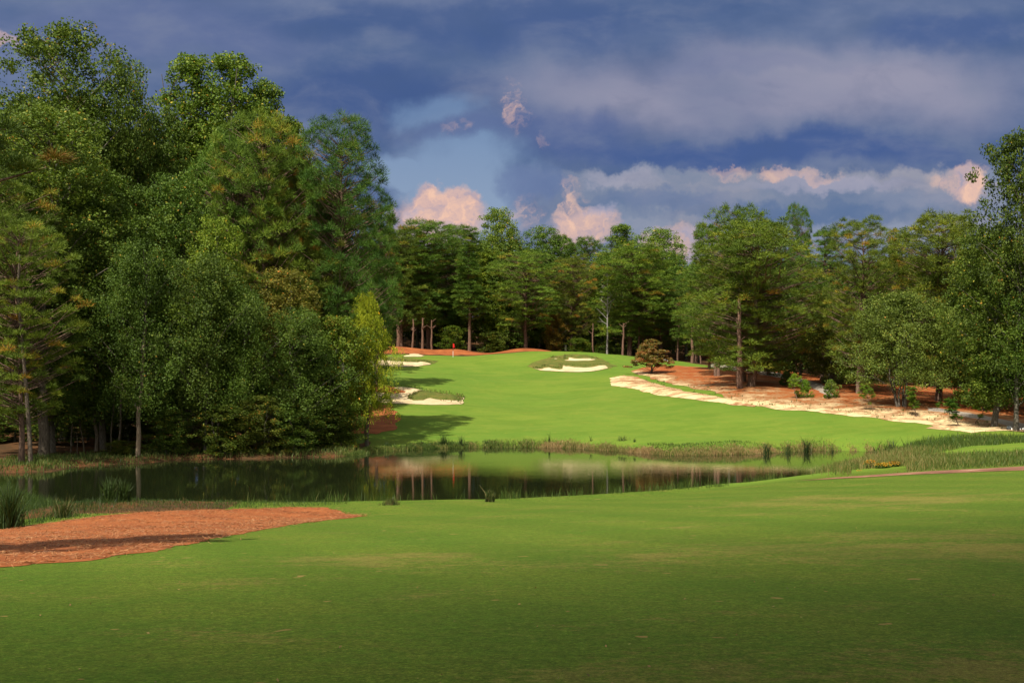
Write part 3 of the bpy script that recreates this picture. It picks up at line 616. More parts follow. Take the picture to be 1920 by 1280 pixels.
tree('DE', 688, 103.5, 550, 48, (2.5, 1.95, .7), 'bright yellow green tree at the right tip of the left wood', G1, .2)
tree('DF', 632, 101, 600, 54, (1.0, 1.0, .7), 'leafy tree with orange flecks leaning over the pond beside the yellow one', G1, 1.9)
tree('DF', 590, 99.5, 640, 58, (.75, .85, .6), 'bushy green tree at the waterline left of the orange flecked one', G1, 3.3)
tree('DF', 640, 104, 672, 22, (1.25, .95, .8), 'brown leaved small tree at the edge of the straw shade', G1, 2.7)
tree('PE', 40, 84, 418, 92, (1.25, 1.1, .8), 'young pine with orange tinged boughs standing on the left bank', G1, 2.9)
tree('PE', -30, 88, 330, 100, (1.1, 1.0, .85), 'pine cut by the left edge of the picture behind the orange tinged one', G1, 4.9)
tree('PB', 90, 92, 480, 50, (.9, .95, .8), 'slim pine whose grey trunk rises beside the orange tinged pine', G1, 1.1)
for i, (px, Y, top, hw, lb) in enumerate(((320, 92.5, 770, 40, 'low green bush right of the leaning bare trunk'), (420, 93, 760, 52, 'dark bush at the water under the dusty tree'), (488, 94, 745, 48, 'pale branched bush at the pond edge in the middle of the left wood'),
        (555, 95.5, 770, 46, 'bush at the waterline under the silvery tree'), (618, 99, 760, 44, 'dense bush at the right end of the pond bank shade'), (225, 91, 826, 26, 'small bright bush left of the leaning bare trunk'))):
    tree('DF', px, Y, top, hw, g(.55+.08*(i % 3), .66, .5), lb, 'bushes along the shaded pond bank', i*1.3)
for i, (px, Y, top, hw) in enumerate(((20, 128, 330, 120), (150, 132, 300, 110), (260, 134, 340, 100), (350, 136, 330, 90), (450, 134, 320, 90), (540, 137, 330, 80), (610, 140, 400, 80), (90, 150, 350, 120), (220, 155, 350, 120), (400, 155, 340, 120), (560, 158, 390, 110), (650, 165, 430, 90))):
    pass
# ---- wood behind the green
B = [('PB', 752, 224, 430, 52, (.95, .9, .75), 'pine nearest the left wood behind the green, rusty at its lower boughs'),
 ('PB', 805, 228, 420, 62, (.85, 1.0, .85), 'broad dark pine left of the flag behind the green'),
 ('PB', 845, 236, 428, 38, (.7, .85, .75), 'dark pine top between the broad pine and the thin spire'),
 ('PC', 880, 219, 430, 34, (.75, .88, .75), 'thin spire shaped pine with a long straight trunk just right of the flag'),
 ('DB', 936, 246, 394, 46, (1.05, 1.1, .75), 'tallest round headed tree behind the green'),
 ('DB', 912, 238, 470, 46, (1.15, 1.15, .7), 'leafy tree with a yellow spray below the tallest round head'),
 ('PF', 985, 221, 474, 62, (1.15, 1.2, .95), 'pine on a leaning trunk beside the straw mound'),
 ('DB', 1018, 248, 428, 46, (.75, .92, .8), 'dark rounded tree right of the tallest behind the green'),
 ('PB', 1058, 252, 445, 30, (.65, .8, .7), 'small dark crown on the skyline right of the dark rounded tree'),
 ('PB', 1095, 250, 450, 32, (.7, .85, .7), 'second small dark crown on the skyline, above the bare dead tree'),
 ('PE', 1068, 226, 485, 42, (1.2, .95, .78), 'brown tinged pine left of the bare dead tree'),
 ('DB', 1118, 238, 500, 44, (.95, 1.05, .85), 'green broadleaf tree behind the bare dead tree'),
 ('DC', 1165, 246, 422, 36, (.85, 1.0, .85), 'double pointed tree on the skyline above the tall central pine'),
 ('PB', 1180, 219, 462, 66, (1.05, 1.1, .8), 'full pine with a tall straight trunk left of the orange dogwood'),
 ('DB', 1232, 232, 432, 56, (.95, 1.08, .8), 'rounded tree on the skyline right of the double pointed one'),
 ('DB', 1268, 228, 478, 38, (.85, 1.05, .85), 'tree at the low dip of the skyline before the big right pines'),
 ('PE', 1240, 222, 520, 50, (.95, 1.0, .8), 'shaded pine above the orange dogwood'),
 ('PB', 1305, 205, 500, 42, (.9, 1.0, .8), 'pine with thin trunks at the back edge of the green strip'),
 ('DB', 1010, 236, 540, 50, (.8, .95, .8), 'lower dark broadleaf tree right of the leaning pine'),
 ('DB', 840, 238, 540, 50, (.8, .95, .75), 'lower dark broadleaf tree left of the flag'),]
for i, b_ in enumerate(B): tree(b_[0], b_[1], b_[2], b_[3], b_[4], tuple(1.18*q for q in b_[5]), b_[6], G2, i*1.7, bark_c=(.85, .78, .75))
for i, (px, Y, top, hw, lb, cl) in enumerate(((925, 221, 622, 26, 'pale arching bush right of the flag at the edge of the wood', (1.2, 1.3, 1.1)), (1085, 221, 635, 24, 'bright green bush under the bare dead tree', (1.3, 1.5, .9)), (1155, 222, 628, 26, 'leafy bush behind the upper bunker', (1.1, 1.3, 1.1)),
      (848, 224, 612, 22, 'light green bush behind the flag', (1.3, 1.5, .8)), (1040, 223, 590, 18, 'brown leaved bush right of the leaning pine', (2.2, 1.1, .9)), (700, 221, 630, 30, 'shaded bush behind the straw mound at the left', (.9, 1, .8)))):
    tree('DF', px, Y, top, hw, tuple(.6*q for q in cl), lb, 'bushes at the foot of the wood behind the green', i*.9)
# ---- right trees
Rr = [('PA', 1408, 143, 420, 100, (1.2, 1.15, .85), 'biggest pine on the right, thick double trunk in the straw'),
 ('PA', 1395, 150, 393, 58, (1.05, 1.1, .85), 'round dark pine head rising over the biggest right pine'),
 ('PD', 1493, 168, 390, 26, (.8, 1.0, .85), 'small egg shaped pine head alone on the skyline'),
 ('PB', 1342, 160, 425, 44, (.9, 1.05, .85), 'pine at the left flank of the biggest right pine'),
 ('PF', 1540, 158, 436, 52, (.85, 1.05, .9), 'open pine with sky showing through its flat boughs'),
 ('PE', 1608, 134, 416, 62, (1.2, 1.1, .85), 'layered pine with rusty lower boughs above the single bare trunk'),
 ('PA', 1758, 128, 406, 84, (1.35, 1.15, .8), 'broad golden green pine near the right edge'),
 ('DB', 1686, 150, 432, 44, (1.0, 1.0, .9), 'broadleaf top between the layered pine and the golden pine'),
 ('DE', 1690, 120, 550, 104, (1.15, 1.12, 1.3), 'wide pale green tree with many thin stems under the right pines'),
 ('DB', 1555, 150, 545, 62, (1.2, .95, .85), 'brownish leafy tree left of the wide pale tree'),
 ('DB', 1618, 142, 590, 50, (.95, 1.1, .85), 'green leafy tree close behind the wide pale tree'),
 ('DG', 1905, 101, 258, 88, (.7, .74, .7), 'tall open limbed tree at the right edge, sky showing through'),
 ('DB', 1862, 104, 430, 82, (.9, .95, .8), 'dense dark tree under the tall open limbed one'),
 ('DD', 1822, 124, 540, 56, (.85, .95, .9), 'drooping tree behind the two young pines'),
 ('DD', 1968, 99, 540, 84, (.7, .85, .7), 'dark tree hanging over the end of the cart path'),
 ('PB', 1478, 176, 560, 40, (.7, .85, .75), 'shaded pine behind the path right of the biggest pine'),
 ('PB', 1330, 176, 560, 40, (1.0, 1.1, .8), 'lower pine left of the biggest pine with thin bare trunks'),
 ('DB', 1810, 128, 470, 60, (.95, 1.0, .8), 'leafy tree right of the golden pine'),
 ('DB', 1745, 150, 520, 60, (.8, .9, .8), 'shaded tree behind the wide pale tree'),]
for i, b_ in enumerate(Rr): tree(b_[0], b_[1], b_[2], b_[3], b_[4], b_[5], b_[6], G3, i*2.1+.5)
def at_px(px, py, y0=95): return hit(px, py, y0)
def small(key, px, py, top, hw, cl, lb, grp=None, rot=0):
    X, Y = at_px(px, py); return plant(key, X, Y, CAMZ+(HZ-top)/F*Y, hw/F*Y, cl, lb, grp, rot)
small('DW', 1221, 701, 637, 40, (1.75, 1.1, .9), 'small orange and green dogwood alone beside the fairway', None, .4)
small('SH', 1475, 724, 697, 13, (.6, .75, .7), 'dark shrub in the shade beside the big pine', 'shrubs along the cart path', 0)
small('SH', 1509, 746, 714, 14, (1.1, 1.4, .8), 'round glossy shrub left of the cart path', 'shrubs along the cart path', 1)
small('SH', 1557, 747, 714, 15, (.8, 1.0, .75), 'pointed green shrub right of the cart path', 'shrubs along the cart path', 2)
small('YP', 1495, 749, 708, 12, (1.8, 1.9, 1.1), 'yellowish young pine against the round glossy shrub', 'young pines on the waste ground', 0)
small('YP', 1637, 771, 728, 12, (1.3, 1.4, .9), 'young pine with open side shoots before the wide pale tree', 'young pines on the waste ground', 1)
small('YN', 1717, 783, 734, 8, (1.1, 1.2, .8), 'slim young pine on a thin stem right of the wide pale tree', 'young pines on the waste ground', 2)
small('YN', 1798, 800, 756, 9, (.7, 1.0, .7), 'dark green column shaped young pine near the cart path', 'young pines on the waste ground', 3)
small('YP', 1829, 796, 748, 17, (1.6, 1.9, .9), 'bright young pine with raised arms near the right edge', 'young pines on the waste ground', 4)
# near pine just outside the left edge, whose boughs reach into the picture
plant('PN', -14.0, 24, None, 3.6, (.55, .6, .5), 'near pine at the left edge with only its bough tips in view', None, 1.0, H=14.5)

# dead tree
def dead():
    r = np.random.default_rng(5); T = Acc(); H = 16
    zz = np.linspace(-.5, H, 8); P = np.c_[np.cumsum(r.normal(0, .08, (8, 2)), 0), zz]; T.tube(P, np.linspace(.22, .03, 8), 6)
    for i in range(34):
        h = r.uniform(.38, .98)*H; az = i*2.4; L = r.uniform(1.2, 3.2)*(1.25-h/H)
        o = np.array([np.interp(h, zz, P[:, 0]), np.interp(h, zz, P[:, 1]), h]); u = np.array([math.cos(az), math.sin(az), r.uniform(.4, 1.1)])
        Q_ = [o, o+u*L*.5+r.normal(0, .1, 3), o+u*L]; T.tube(Q_, [.06, .045, .02], 4)
        for j in range(3):
            u2 = u+r.normal(0, .5, 3); s = Q_[1]*(1-j*.3)+Q_[2]*j*.3; T.tube([s, s+u2*L*.35], [.03, .012], 3)
    return T.get()
v, q, t = dead(); X = (1139-960)/F*217; o = link('dead_tree', mesh_np('dead_tree', v, q, M['dead'], smooth=True), None, (X, 217, z1(X, 217)))
tag(o, 'bare whitish dead tree among the pines behind the green', 'dead tree')

# thin bare stems in the dark of the left wood and straight trunks behind the green
def stem_obj(px, Y, toppy, rad, lb, grp, seed, bark_='dbark', bc=(1, 1, 1), lean=0, nm='bare_sapling', cat='sapling'):
    r = np.random.default_rng(seed); X = (px-960)/F*Y; zb = z1(X, Y); H = CAMZ+(HZ-toppy)/F*Y-zb
    T = Acc(); zz = np.linspace(-.4, H, 7); P = np.c_[np.cumsum(r.normal(0, .012*H, (7, 2)), 0), zz]; P[:, 0] += lean*zz
    T.tube(P, np.linspace(rad, rad*.45, 7), 6)
    for i in range(5):
        h = r.uniform(.5, .95)*H; az = r.uniform(0, 6.28); o_ = np.array([np.interp(h, zz, P[:, 0]), np.interp(h, zz, P[:, 1]), h]); u = np.array([math.cos(az), math.sin(az), .7])
        T.tube([o_, o_+u*r.uniform(.5, 1.2)], [rad*.3, rad*.1], 4)
    v, q, t = T.get(); ob = link(nm, mesh_np(nm, v, q, M[bark_], smooth=True), None, (X, Y, zb)); ob.color = (*bc, 1); tag(ob, lb, cat, grp)
GS = 'thin bare stems in the dark of the left wood'
for i, (px, Y, top, rad, ln, lb) in enumerate(((135, 95, 740, .07, .10, 'leftmost thin pale stem in the dark wood'), (160, 96, 700, .06, -.12, 'thin stem leaning left, second in the dark wood'), (180, 97, 640, .17, 0, 'thicker straight stem in the middle of the dark wood'),
      (207, 96, 690, .07, .12, 'thin stem leaning right beside a thicker one'), (218, 95.5, 680, .11, .04, 'brownish stem nearest the leaning bare trunk'), (145, 94, 810, .04, 0, 'short pale broken stem low in the dark wood'))):
    stem_obj(px, Y, top, rad, lb, GS, 40+i, bc=(1.3, 1.2, 1.1), lean=ln)
stem_obj(262, 90, 600, .2, 'bare leaning trunk at the water edge with a clear reflection', None, 60, bc=(1.5, 1.3, 1.1), lean=.03, nm='bare_tree', cat='tree')
stem_obj(85, 91, 560, .45, 'thick grey trunk on the left bank behind the thin one', None, 61, bc=(1.0, .95, .9), nm='bare_tree', cat='tree')
stem_obj(66, 83.3, 480, .17, 'slim grey trunk standing at the left end of the pond', None, 62, bc=(1.1, 1.0, .95), nm='bare_tree', cat='tree')
GT = 'straight pine trunks at the edge of the wood behind the green'
for i, (px, Y, top, rad, lb) in enumerate(((773, 215, 598, .26, 'pale pine trunk left of the reddest one behind the straw mound'), (792, 216, 596, .3, 'reddish pine trunk behind the straw mound'), (810, 217, 600, .24, 'dim grey trunk right of the reddish one'), (748, 218, 600, .5, 'thick dark trunk at the left of the straw mound'),
      (1111, 220, 606, .2, 'thin trunk left of the bare dead tree'), (1168, 214, 606, .28, 'pale trunk just left of the tall straight pine'), (1196, 218, 606, .24, 'trunk right of the tall straight pine'), (1203, 220, 606, .22, 'last slim trunk before the dogwood'),
      (1271, 207, 606, .2, 'slender trunk right of the dogwood'), (1297, 199, 606, .34, 'thick trunk at the back of the green strip'), (1313, 201, 610, .16, 'thin dark trunk at the right end of the green strip'))):
    stem_obj(px, Y, top, rad, lb, GT, 70+i, 'pbark', (1.0, .88, .84))
GP = 'bare pine trunks in the right straw'
for i, (px, py, top, rad, lb) in enumerate(((1344, 706, 560, .27, 'grey pine trunk at the left of the right straw'), (1388, 729, 560, .42, 'dark thick trunk left of the double one in the straw'), (1412, 718, 560, .36, 'dark trunk set back between the thick ones'), (1611, 738, 600, .42, 'single bare reddish trunk in front of the yellow grass'))):
    X, Y = at_px(px, py); stem_obj(px, Y, top, rad, lb, GP, 90+i, 'pbark', (1.1, 1, 1))

# ------------------------------------------------------------------ woods as one mass, further back
def wood(name, spots, label, seed):
    r = np.random.default_rng(seed)
    lows = [broad(101, 24, 5, .06, 170, 34, .50, 1.15, nlimb=4), pine(102, 24, 4.2, .3, .6, 26, nb=36, puff_r=1.0, nl=.7, nw=.11), broad(103, 24, 4, .1, 150, 34, .5, 1.1, nlimb=4, lobes=.3), broad(104, 24, 5, .0, 190, 32, .5, 1.2, nlimb=3)]
    VV = []; FF = []; TT = []; MI = []; n0 = 0
    for (X, Y, zt_, R) in spots:
        k = r.integers(0, 4); (tv, tq, _), (cv, cf, ct) = lows[k]; zb = z1(X, Y); H = zt_-zb; a = r.uniform(0, 6.28); ca, sa = math.cos(a), math.sin(a)
        sx = R/(5, 4.2, 4, 5)[k]; sz = H/24
        def tf(v): return np.c_[(v[:, 0]*ca-v[:, 1]*sa)*sx+X, (v[:, 0]*sa+v[:, 1]*ca)*sx+Y, v[:, 2]*sz+zb]
        if cf.shape[1] == 3: cf = np.c_[cf, cf[:, 2:3]]
        if k == 1:   # triangles become slim quads
            b3 = cv.reshape(-1, 3, 3); mid = (b3[:, 0]+b3[:, 2])/2+(b3[:, 0]-b3[:, 1])*.3
            cv = np.stack([b3[:, 0], b3[:, 1], b3[:, 2], mid], 1).reshape(-1, 3); ct = np.repeat(ct.reshape(-1, 3)[:, 0], 4); cf = np.arange(len(cv)).reshape(-1, 4)
        for v_, f_, t_, mi in ((tv, tq, np.full(len(tv), .5), 0), (cv, cf, ct, 2 if k == 1 else 1)):
            VV.append(tf(v_)); FF.append(f_+n0); TT.append(t_); MI.append(np.full(len(f_), mi)); n0 += len(v_)
    me = mesh_np(name, np.concatenate(VV), np.concatenate(FF), None, np.concatenate(TT), mats=[M['dbark'], M['leaf'], M['pine']], midx=np.concatenate(MI))
    o = link(name, me); o.color = (.75, .85, .75, 1); tag(o, label, 'wood', None, 'stuff')
r = np.random.default_rng(55); sp = []
for Y in (236, 246, 258, 272):
    for X in np.arange(-40, 90, 5.0):
        x = X+r.uniform(-2, 2); y = Y+r.uniform(-4, 4); px = 960+x/y*F
        tp = np.interp(px, [640, 745, 850, 935, 1000, 1100, 1180, 1240, 1290, 1340, 1400, 1600, 1800, 2100], [470, 450, 455, 440, 460, 478, 465, 465, 505, 500, 480, 490, 480, 480])
        sp.append((x, y, CAMZ+(HZ-(tp+r.uniform(0, 40)))/F*y, r.uniform(3.5, 5)))
wood('background_wood', sp, 'dense dark wood behind the green and its front trees', 1)
sp = []
for Y, y_ in ((121, 0), (130, 1), (141, 2), (154, 3), (170, 4)):
    for px in np.arange(-180, 690, 62*130/Y):
        p_ = px+r.uniform(-15, 15); y = Y+r.uniform(-3, 3)
        if p_ > 600+(Y-121)*1.2: continue
        tp = np.interp(p_, [-200, 30, 120, 230, 290, 360, 430, 500, 560, 640, 720], [260, 180, 140, 200, 260, 210, 190, 230, 300, 330, 440])
        sp.append(((p_-960)/F*y, y, CAMZ+(HZ-(tp+r.uniform(20, 90)))/F*y, r.uniform(3.5, 5)))
for px in np.arange(-120, 300, 26):
    for Y in (104, 113):
        y = Y+r.uniform(-3, 3); p_ = px+r.uniform(-10, 10); sp.append(((p_-960)/F*y, y, CAMZ+(HZ-r.uniform(740, 790))/F*y, r.uniform(1.4, 2.2)))
wood('left_wood', sp, 'dense shaded interior of the left wood', 2)
sp = []
for Y in (166, 178, 192, 208):
    for px in np.arange(1300, 2150, 70*170/Y):
        p_ = px+r.uniform(-15, 15); y = Y+r.uniform(-4, 4)
        if p_ < 1300+(208-Y)*2.4: continue
        if abs(p_-1560) < 45 : tpx = 520
        else: tpx = 480
        sp.append(((p_-960)/F*y, y, CAMZ+(HZ-(tpx+r.uniform(0, 50)))/F*y, r.uniform(3.3, 4.6)))
for Y in (118, 126, 138):
    for px in np.arange(1860, 2350, 60): sp.append(((px-960)/F*Y, Y+r.uniform(-3, 3), CAMZ+(HZ-(430+r.uniform(0, 60)))/F*Y, r.uniform(3, 4)))
wood('right_wood', sp, 'dense shaded wood behind the right hand trees', 3)

# ------------------------------------------------------------------ grasses
def blades(name, X, Y, h, w_, lean, tint, mat, label, kind='stuff', cat=None, z=None, parent=None, loc=None, seg=2):
    r = np.random.default_rng(len(X)+3); m = len(X); z = zt(X, Y) if z is None else z
    az = r.uniform(0, 2*PI, m); u = np.c_[np.cos(az), np.sin(az), np.zeros(m)]; a2 = r.uniform(0, 2*PI, m); L = np.c_[np.cos(a2), np.sin(a2), np.zeros(m)]*(lean*h*r.uniform(0, 1, m))[:, None]
    b0 = np.c_[X, Y, z-.02]; up = np.array([0, 0, 1.])
    hw_ = (w_*.5)[:, None]
    mid = b0+up*(h*.55)[:, None]+L*.35; tip = b0+up*h[:, None]+L
    V = np.stack([b0-u*hw_, b0+u*hw_, mid+u*hw_*.8, mid-u*hw_*.8, tip], 1).reshape(-1, 3)
    b5 = np.arange(m)*5; Q1 = np.stack([b5, b5+1, b5+2, b5+3], 1); Q2 = np.stack([b5+3, b5+2, b5+4], 1)
    T3 = np.concatenate([np.stack([b5, b5+1, b5+2], 1), np.stack([b5, b5+2, b5+3], 1), Q2])
    me = mesh_np(name, V if loc is None else V-np.array(loc), T3, M[mat], np.repeat(np.clip(tint, 0, 1), 5))
    o = link(name, me, parent, loc); tag(o, label, cat, None, kind) if label else None
    return o
def fbm(x, y, s, seed):
    r = np.random.default_rng(seed); v = 0
    for k in range(5):
        a = r.uniform(0, 6.28); f = s*1.8**k; v = v+np.sin(x*f*math.cos(a)+y*f*math.sin(a)+r.uniform(0, 6.28))*.75**k
    return v/2.5
# along the far shore
r = np.random.default_rng(9)
P = PONDW[(PONDW[:, 1] > 92) & (PONDW[:, 0] > -14)]; P = P[np.argsort(P[:, 0])]
m = 46000; k = r.integers(0, len(P)-1, m); a = r.uniform(0, 1, m)[:, None]; base = P[k]*(1-a)+P[k+1]*a
off = np.abs(r.normal(0, 1.0, m)); bx = base[:, 0]+r.normal(0, .2, m); by = base[:, 1]+off-.15
dens = fbm(bx, by*0, .35, 1)+.9*fbm(bx, by*0, 1.9, 41)
hh = np.clip(.22+.17*dens+r.normal(0, .10, m), .05, .9)*np.exp(-off/2.5)
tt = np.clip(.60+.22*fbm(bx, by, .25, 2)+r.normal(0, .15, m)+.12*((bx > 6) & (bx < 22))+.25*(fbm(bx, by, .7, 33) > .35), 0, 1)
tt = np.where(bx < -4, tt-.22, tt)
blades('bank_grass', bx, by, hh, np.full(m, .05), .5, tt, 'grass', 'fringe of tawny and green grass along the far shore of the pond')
# right rough bank
m = 120000; bx = r.uniform(12, 60, m); by = r.uniform(60, 101, m)
dp = dist_poly(POND, bx, by); ip = inside(POND, bx, by)
lowY = np.interp(bx, [12, 16, 20, 24, 28, 34, 40, 60], [64, 66, 66.0, 65.7, 65.2, 63.8, 62, 58])
hiY = np.interp(bx, [12, 30, 34, 40, 60], [101, 101, 100, 98, 90])
pxx = 960+bx/by*F; kk = (~ip | (dp < .4)) & ((by > 86) | (bx > 20.3+r.normal(0, .8, m))) & ~((pxx > 1596) & (pxx < 1700) & (by < 71.6) & (by > 66)) & ~((bx < 22) & (by > 88) & (dp > 3.2)) & (by > lowY) & (by < hiY) & ~(inside([(29, 82), (62, 62), (62, 86), (40, 92)], bx, by))
bx, by, lowY = bx[kk], by[kk], lowY[kk]; m = len(bx); n_ = fbm(bx, by, .3, 4)
back = smooth01((by-86)/5)
hh = np.clip(.34+.2*n_+r.normal(0, .13, m), .08, 1.2)*smooth01((by-lowY+.6)/2.5)+.05; hh *= 1-.62*smooth01((by-90)/3)*smooth01((34-bx)/4)
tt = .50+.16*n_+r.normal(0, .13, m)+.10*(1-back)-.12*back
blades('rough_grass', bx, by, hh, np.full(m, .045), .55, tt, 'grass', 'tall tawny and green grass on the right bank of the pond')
# left weeds
m = 90000; bx = r.uniform(-34, -8, m); by = r.uniform(38, 66, m)
dp = dist_poly(POND, bx, by); ip = inside(POND, bx, by); kk = (~ip | (dp < .5)) & (by > np.interp(bx, [-34, -24, -19, -16, -12.5, -8], [32, 38.3, 43.3, 47.3, 51.8, 55])) & (by < 64)
bx, by = bx[kk], by[kk]; m = len(bx); n_ = fbm(bx, by, .5, 6)
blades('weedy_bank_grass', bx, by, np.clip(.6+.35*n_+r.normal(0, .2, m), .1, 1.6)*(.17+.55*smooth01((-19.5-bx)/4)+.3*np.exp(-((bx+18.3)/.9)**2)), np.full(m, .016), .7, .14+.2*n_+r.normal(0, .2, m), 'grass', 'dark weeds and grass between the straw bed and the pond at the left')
# shaded far-left bank
m = 46000; bx = r.uniform(-52, -13, m); by = r.uniform(74, 100, m); dp = dist_poly(POND, bx, by); ip = inside(POND, bx, by); kk = ~ip & (dp < 7) & (by > 74); bx, by = bx[kk], by[kk]; m = len(bx)
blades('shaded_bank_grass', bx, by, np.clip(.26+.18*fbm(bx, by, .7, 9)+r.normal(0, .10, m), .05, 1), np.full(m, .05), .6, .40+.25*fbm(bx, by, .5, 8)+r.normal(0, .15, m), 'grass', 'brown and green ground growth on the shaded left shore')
# near-shore sprigs at lawn edge
m = 5200; t_ = r.uniform(0, 1, m); bx = -14+t_*31; keep = (fbm(bx, bx*0, 1.1, 12)+r.normal(0, .35, m)+(bx > 3)*.35) > .25; bx = bx[keep]
ys = np.interp(bx, [-14, -8, 0, 6, 12, 17], [56, 57.5, 60, 63, 66.5, 71.5])+r.normal(0, .35, len(bx))-.5; m = len(bx)
blades('shore_grass', bx, ys, np.abs(r.normal(.25, .22, m))+.06, np.full(m, .022), .5, r.normal(.35, .14, m), 'grass', 'scattered green blades where the near lawn meets the pond')
# clumps
def clump(px, Y, topy, w_, n_, tint, lb, grp, nm='reed_clump', cat='reeds', bw=.034, mat='reed', X=None):
    X = (px-960)/F*Y if X is None else X; zb = max(z1(X, Y), 0); H = CAMZ+(HZ-topy)/F*Y-zb; rr = np.random.default_rng(int(px*7)); ww = w_/F*Y
    x = X+rr.normal(0, ww*.45, n_); y = Y+rr.normal(0, ww*.35, n_)
    h = H*rr.uniform(.25, 1.05, n_)*np.exp(-((x-X)/(ww*1.1))**2*.6)
    o = blades(nm, x, y, h, np.full(n_, bw), .6, rr.normal(tint, .15, n_), mat, None, z=np.full(n_, zb-.03), loc=(X, Y, zb)); tag(o, lb, cat, grp); return o
GRc = 'reed clumps along the far shore'
for a in ((832, 107, 808, 12, 420, .3, 'wide dark reed clump left on the far shore'), (865, 107, 812, 6, 160, .3, 'narrow reed clump beside the wide one on the far shore'), (790, 106.5, 820, 7, 120, .4, 'low reed tuft left of the wide clump'), (727, 104, 822, 8, 160, .35, 'soft reed tuft nearest the left wood'),
          (912, 108, 818, 6, 90, .4, 'thin reed tuft right of the narrow clump'), (1031, 108.5, 803, 3, 50, .45, 'single tall dark spike on the middle of the far bank'), (1108, 107, 813, 3, 40, .4, 'small spike at the orange part of the far bank'), (1168, 105.5, 812, 12, 200, .65, 'brown topped reed clump right of the middle of the far shore'),
          (1190, 104, 818, 4, 60, .4, 'short reed beside the brown topped clump'), (1437, 98.5, 820, 8, 200, .25, 'dark upright reed clump on the right far shore'), (1478, 99.5, 822, 6, 90, .35, 'thin reeds between two dark clumps'), (1512, 101, 812, 9, 260, .2, 'tallest darkest reed clump on the right far shore'),
          (1475+85, 100.5, 822, 4, 50, .4, 'sparse reeds right of the darkest clump'), (1645, 98, 818, 5, 80, .35, 'left reeds of the thicket at the pond end'), (1672, 97, 815, 14, 380, .2, 'dark reed thicket at the end of the pond'), (1702, 96, 812, 7, 200, .22, 'tall reeds right of the dark thicket'), (1728, 96, 822, 8, 160, .35, 'reeds tapering off right of the thicket')):
    clump(a[0], a[1]-1.2, a[2], a[3], int(a[4]*.36), a[5], a[6], GRc)
clump(733, 54.8, 928, 17, 190, .75, 'arching green grass tussock on the near lawn edge', None, 'grass_tussock', 'tussock', .03, 'reed')
clump(918, 57, 906, 9, 70, .75, 'upright leafy weed on the near shore', None, 'leafy_weed', 'weed', .06, 'reed')
for i, (px, Y, top, w_, lb) in enumerate(((205, 51, 885, 14, 'tall leafy weed standing before the dark water at the left'), (232, 51.5, 888, 10, 'second leafy weed close right of the tallest one'), (120, 46, 925, 18, 'yellow green feathery weed at the left bank'), (20, 43, 890, 22, 'dark grassy clump at the left edge'), (308, 52, 932, 4, 'pale grass tuft right of the leafy weeds'), (345, 52.5, 928, 3, 'thin grass tuft furthest right on the weedy bank'))):
    clump(px, Y, top, w_, (190, 150, 170, 240, 30, 24)[i], (.4, .4, .8, .25, .9, .8)[i], lb, 'weeds on the left bank', 'leafy_weed', 'weed', .045, 'reed')
# flowering bush at the right pond end
rr = np.random.default_rng(3)
for i, (px, Y, top, hw, lb) in enumerate(((1632, 72.5, 862, 12, 'orange flowered bush nearest the water'), (1655, 71.5, 867, 16, 'yellow flowered bush in the middle of the three'), (1676, 72, 864, 12, 'rusty flowered bush beside the tall grass'), (1612, 70.5, 886, 9, 'small yellow flowered bush low at the shore'))):
    X = (px-960)/F*Y; zb = max(z1(X, Y), .0); Hh = CAMZ+(HZ-top)/F*Y-zb; Rr_ = hw/F*Y; n_ = 1500
    dd_ = rdir(rr, n_); rad_ = rr.uniform(.4, 1, n_)[:, None]; c = dd_*rad_*[Rr_, Rr_, Hh*.55]+[0, 0, Hh*.5]
    U = rdir(rr, n_); W = np.cross(U, rdir(rr, n_)); W /= np.linalg.norm(W, axis=1)[:, None]
    Vq, Qq = quads(c, U, W, rr.uniform(.05, .11, n_), .8); tn = np.where((c[:, 2] > Hh*.45) & (rr.uniform(0, 1, n_) < .65), rr.uniform(.5, 1, n_) if i != 1 else rr.uniform(.48, .7, n_), rr.uniform(0, .42, n_))
    e = bpy.data.objects.new('flowering_bush', None); COL.objects.link(e); e.location = (X, Y, zb); tag(e, lb, 'bush', 'flowering bushes at the pond end')
    T = Acc()
    for j in range(8): T.tube([[0, 0, -.1], [rr.normal(0, Rr_*.3), rr.normal(0, Rr_*.3), Hh*.4], [rr.normal(0, Rr_*.5), rr.normal(0, Rr_*.5), Hh*.85]], [.015, .012, .006], 4)
    v, q, t = T.get(); link('stem', mesh_np('stem', v, q, M['dbark']), e); f_ = link('foliage', mesh_np('foliage', Vq, Qq, M['flower'], np.repeat(tn, 4)), e)
# tufts scattered in sand and waste
m = 900; sx_, sy_ = [], []
while len(sx_) < m:
    px = r.uniform(1150, 1880); py = np.interp(px, [1150, 1400, 1600, 1900], [722, 757, 780, 806])-abs(r.normal(0, 10)); h_ = hit(px, py); sx_ += list(h_[0]+r.normal(0, .12, 5)); sy_ += list(h_[1]+r.normal(0, .12, 5))
blades('waste_tufts', np.array(sx_), np.array(sy_), r.uniform(.12, .4, len(sx_)), np.full(len(sx_), .07), .5, r.normal(.35, .2, len(sx_)), 'grass', 'sparse tufts dotted over the sandy waste ground')
sx_, sy_ = [], []
for i in range(420):
    zx = r.uniform(640, 1370); zy = np.interp(zx, [640, 800, 1100, 1370], [770, 700, 745, 790])+abs(r.normal(0, 28)); h_ = hit(680+zx/7.385, 640+zy/7.385); sx_ += list(h_[0]+r.normal(0, .15, 6)); sy_ += list(h_[1]+r.normal(0, .15, 6))
blades('bunker_tufts', np.array(sx_), np.array(sy_), r.uniform(.15, .55, len(sx_)), np.full(len(sx_), .08), .5, r.normal(.6, .2, len(sx_)), 'grass', 'wiry tufts on the mound across the left bunker')
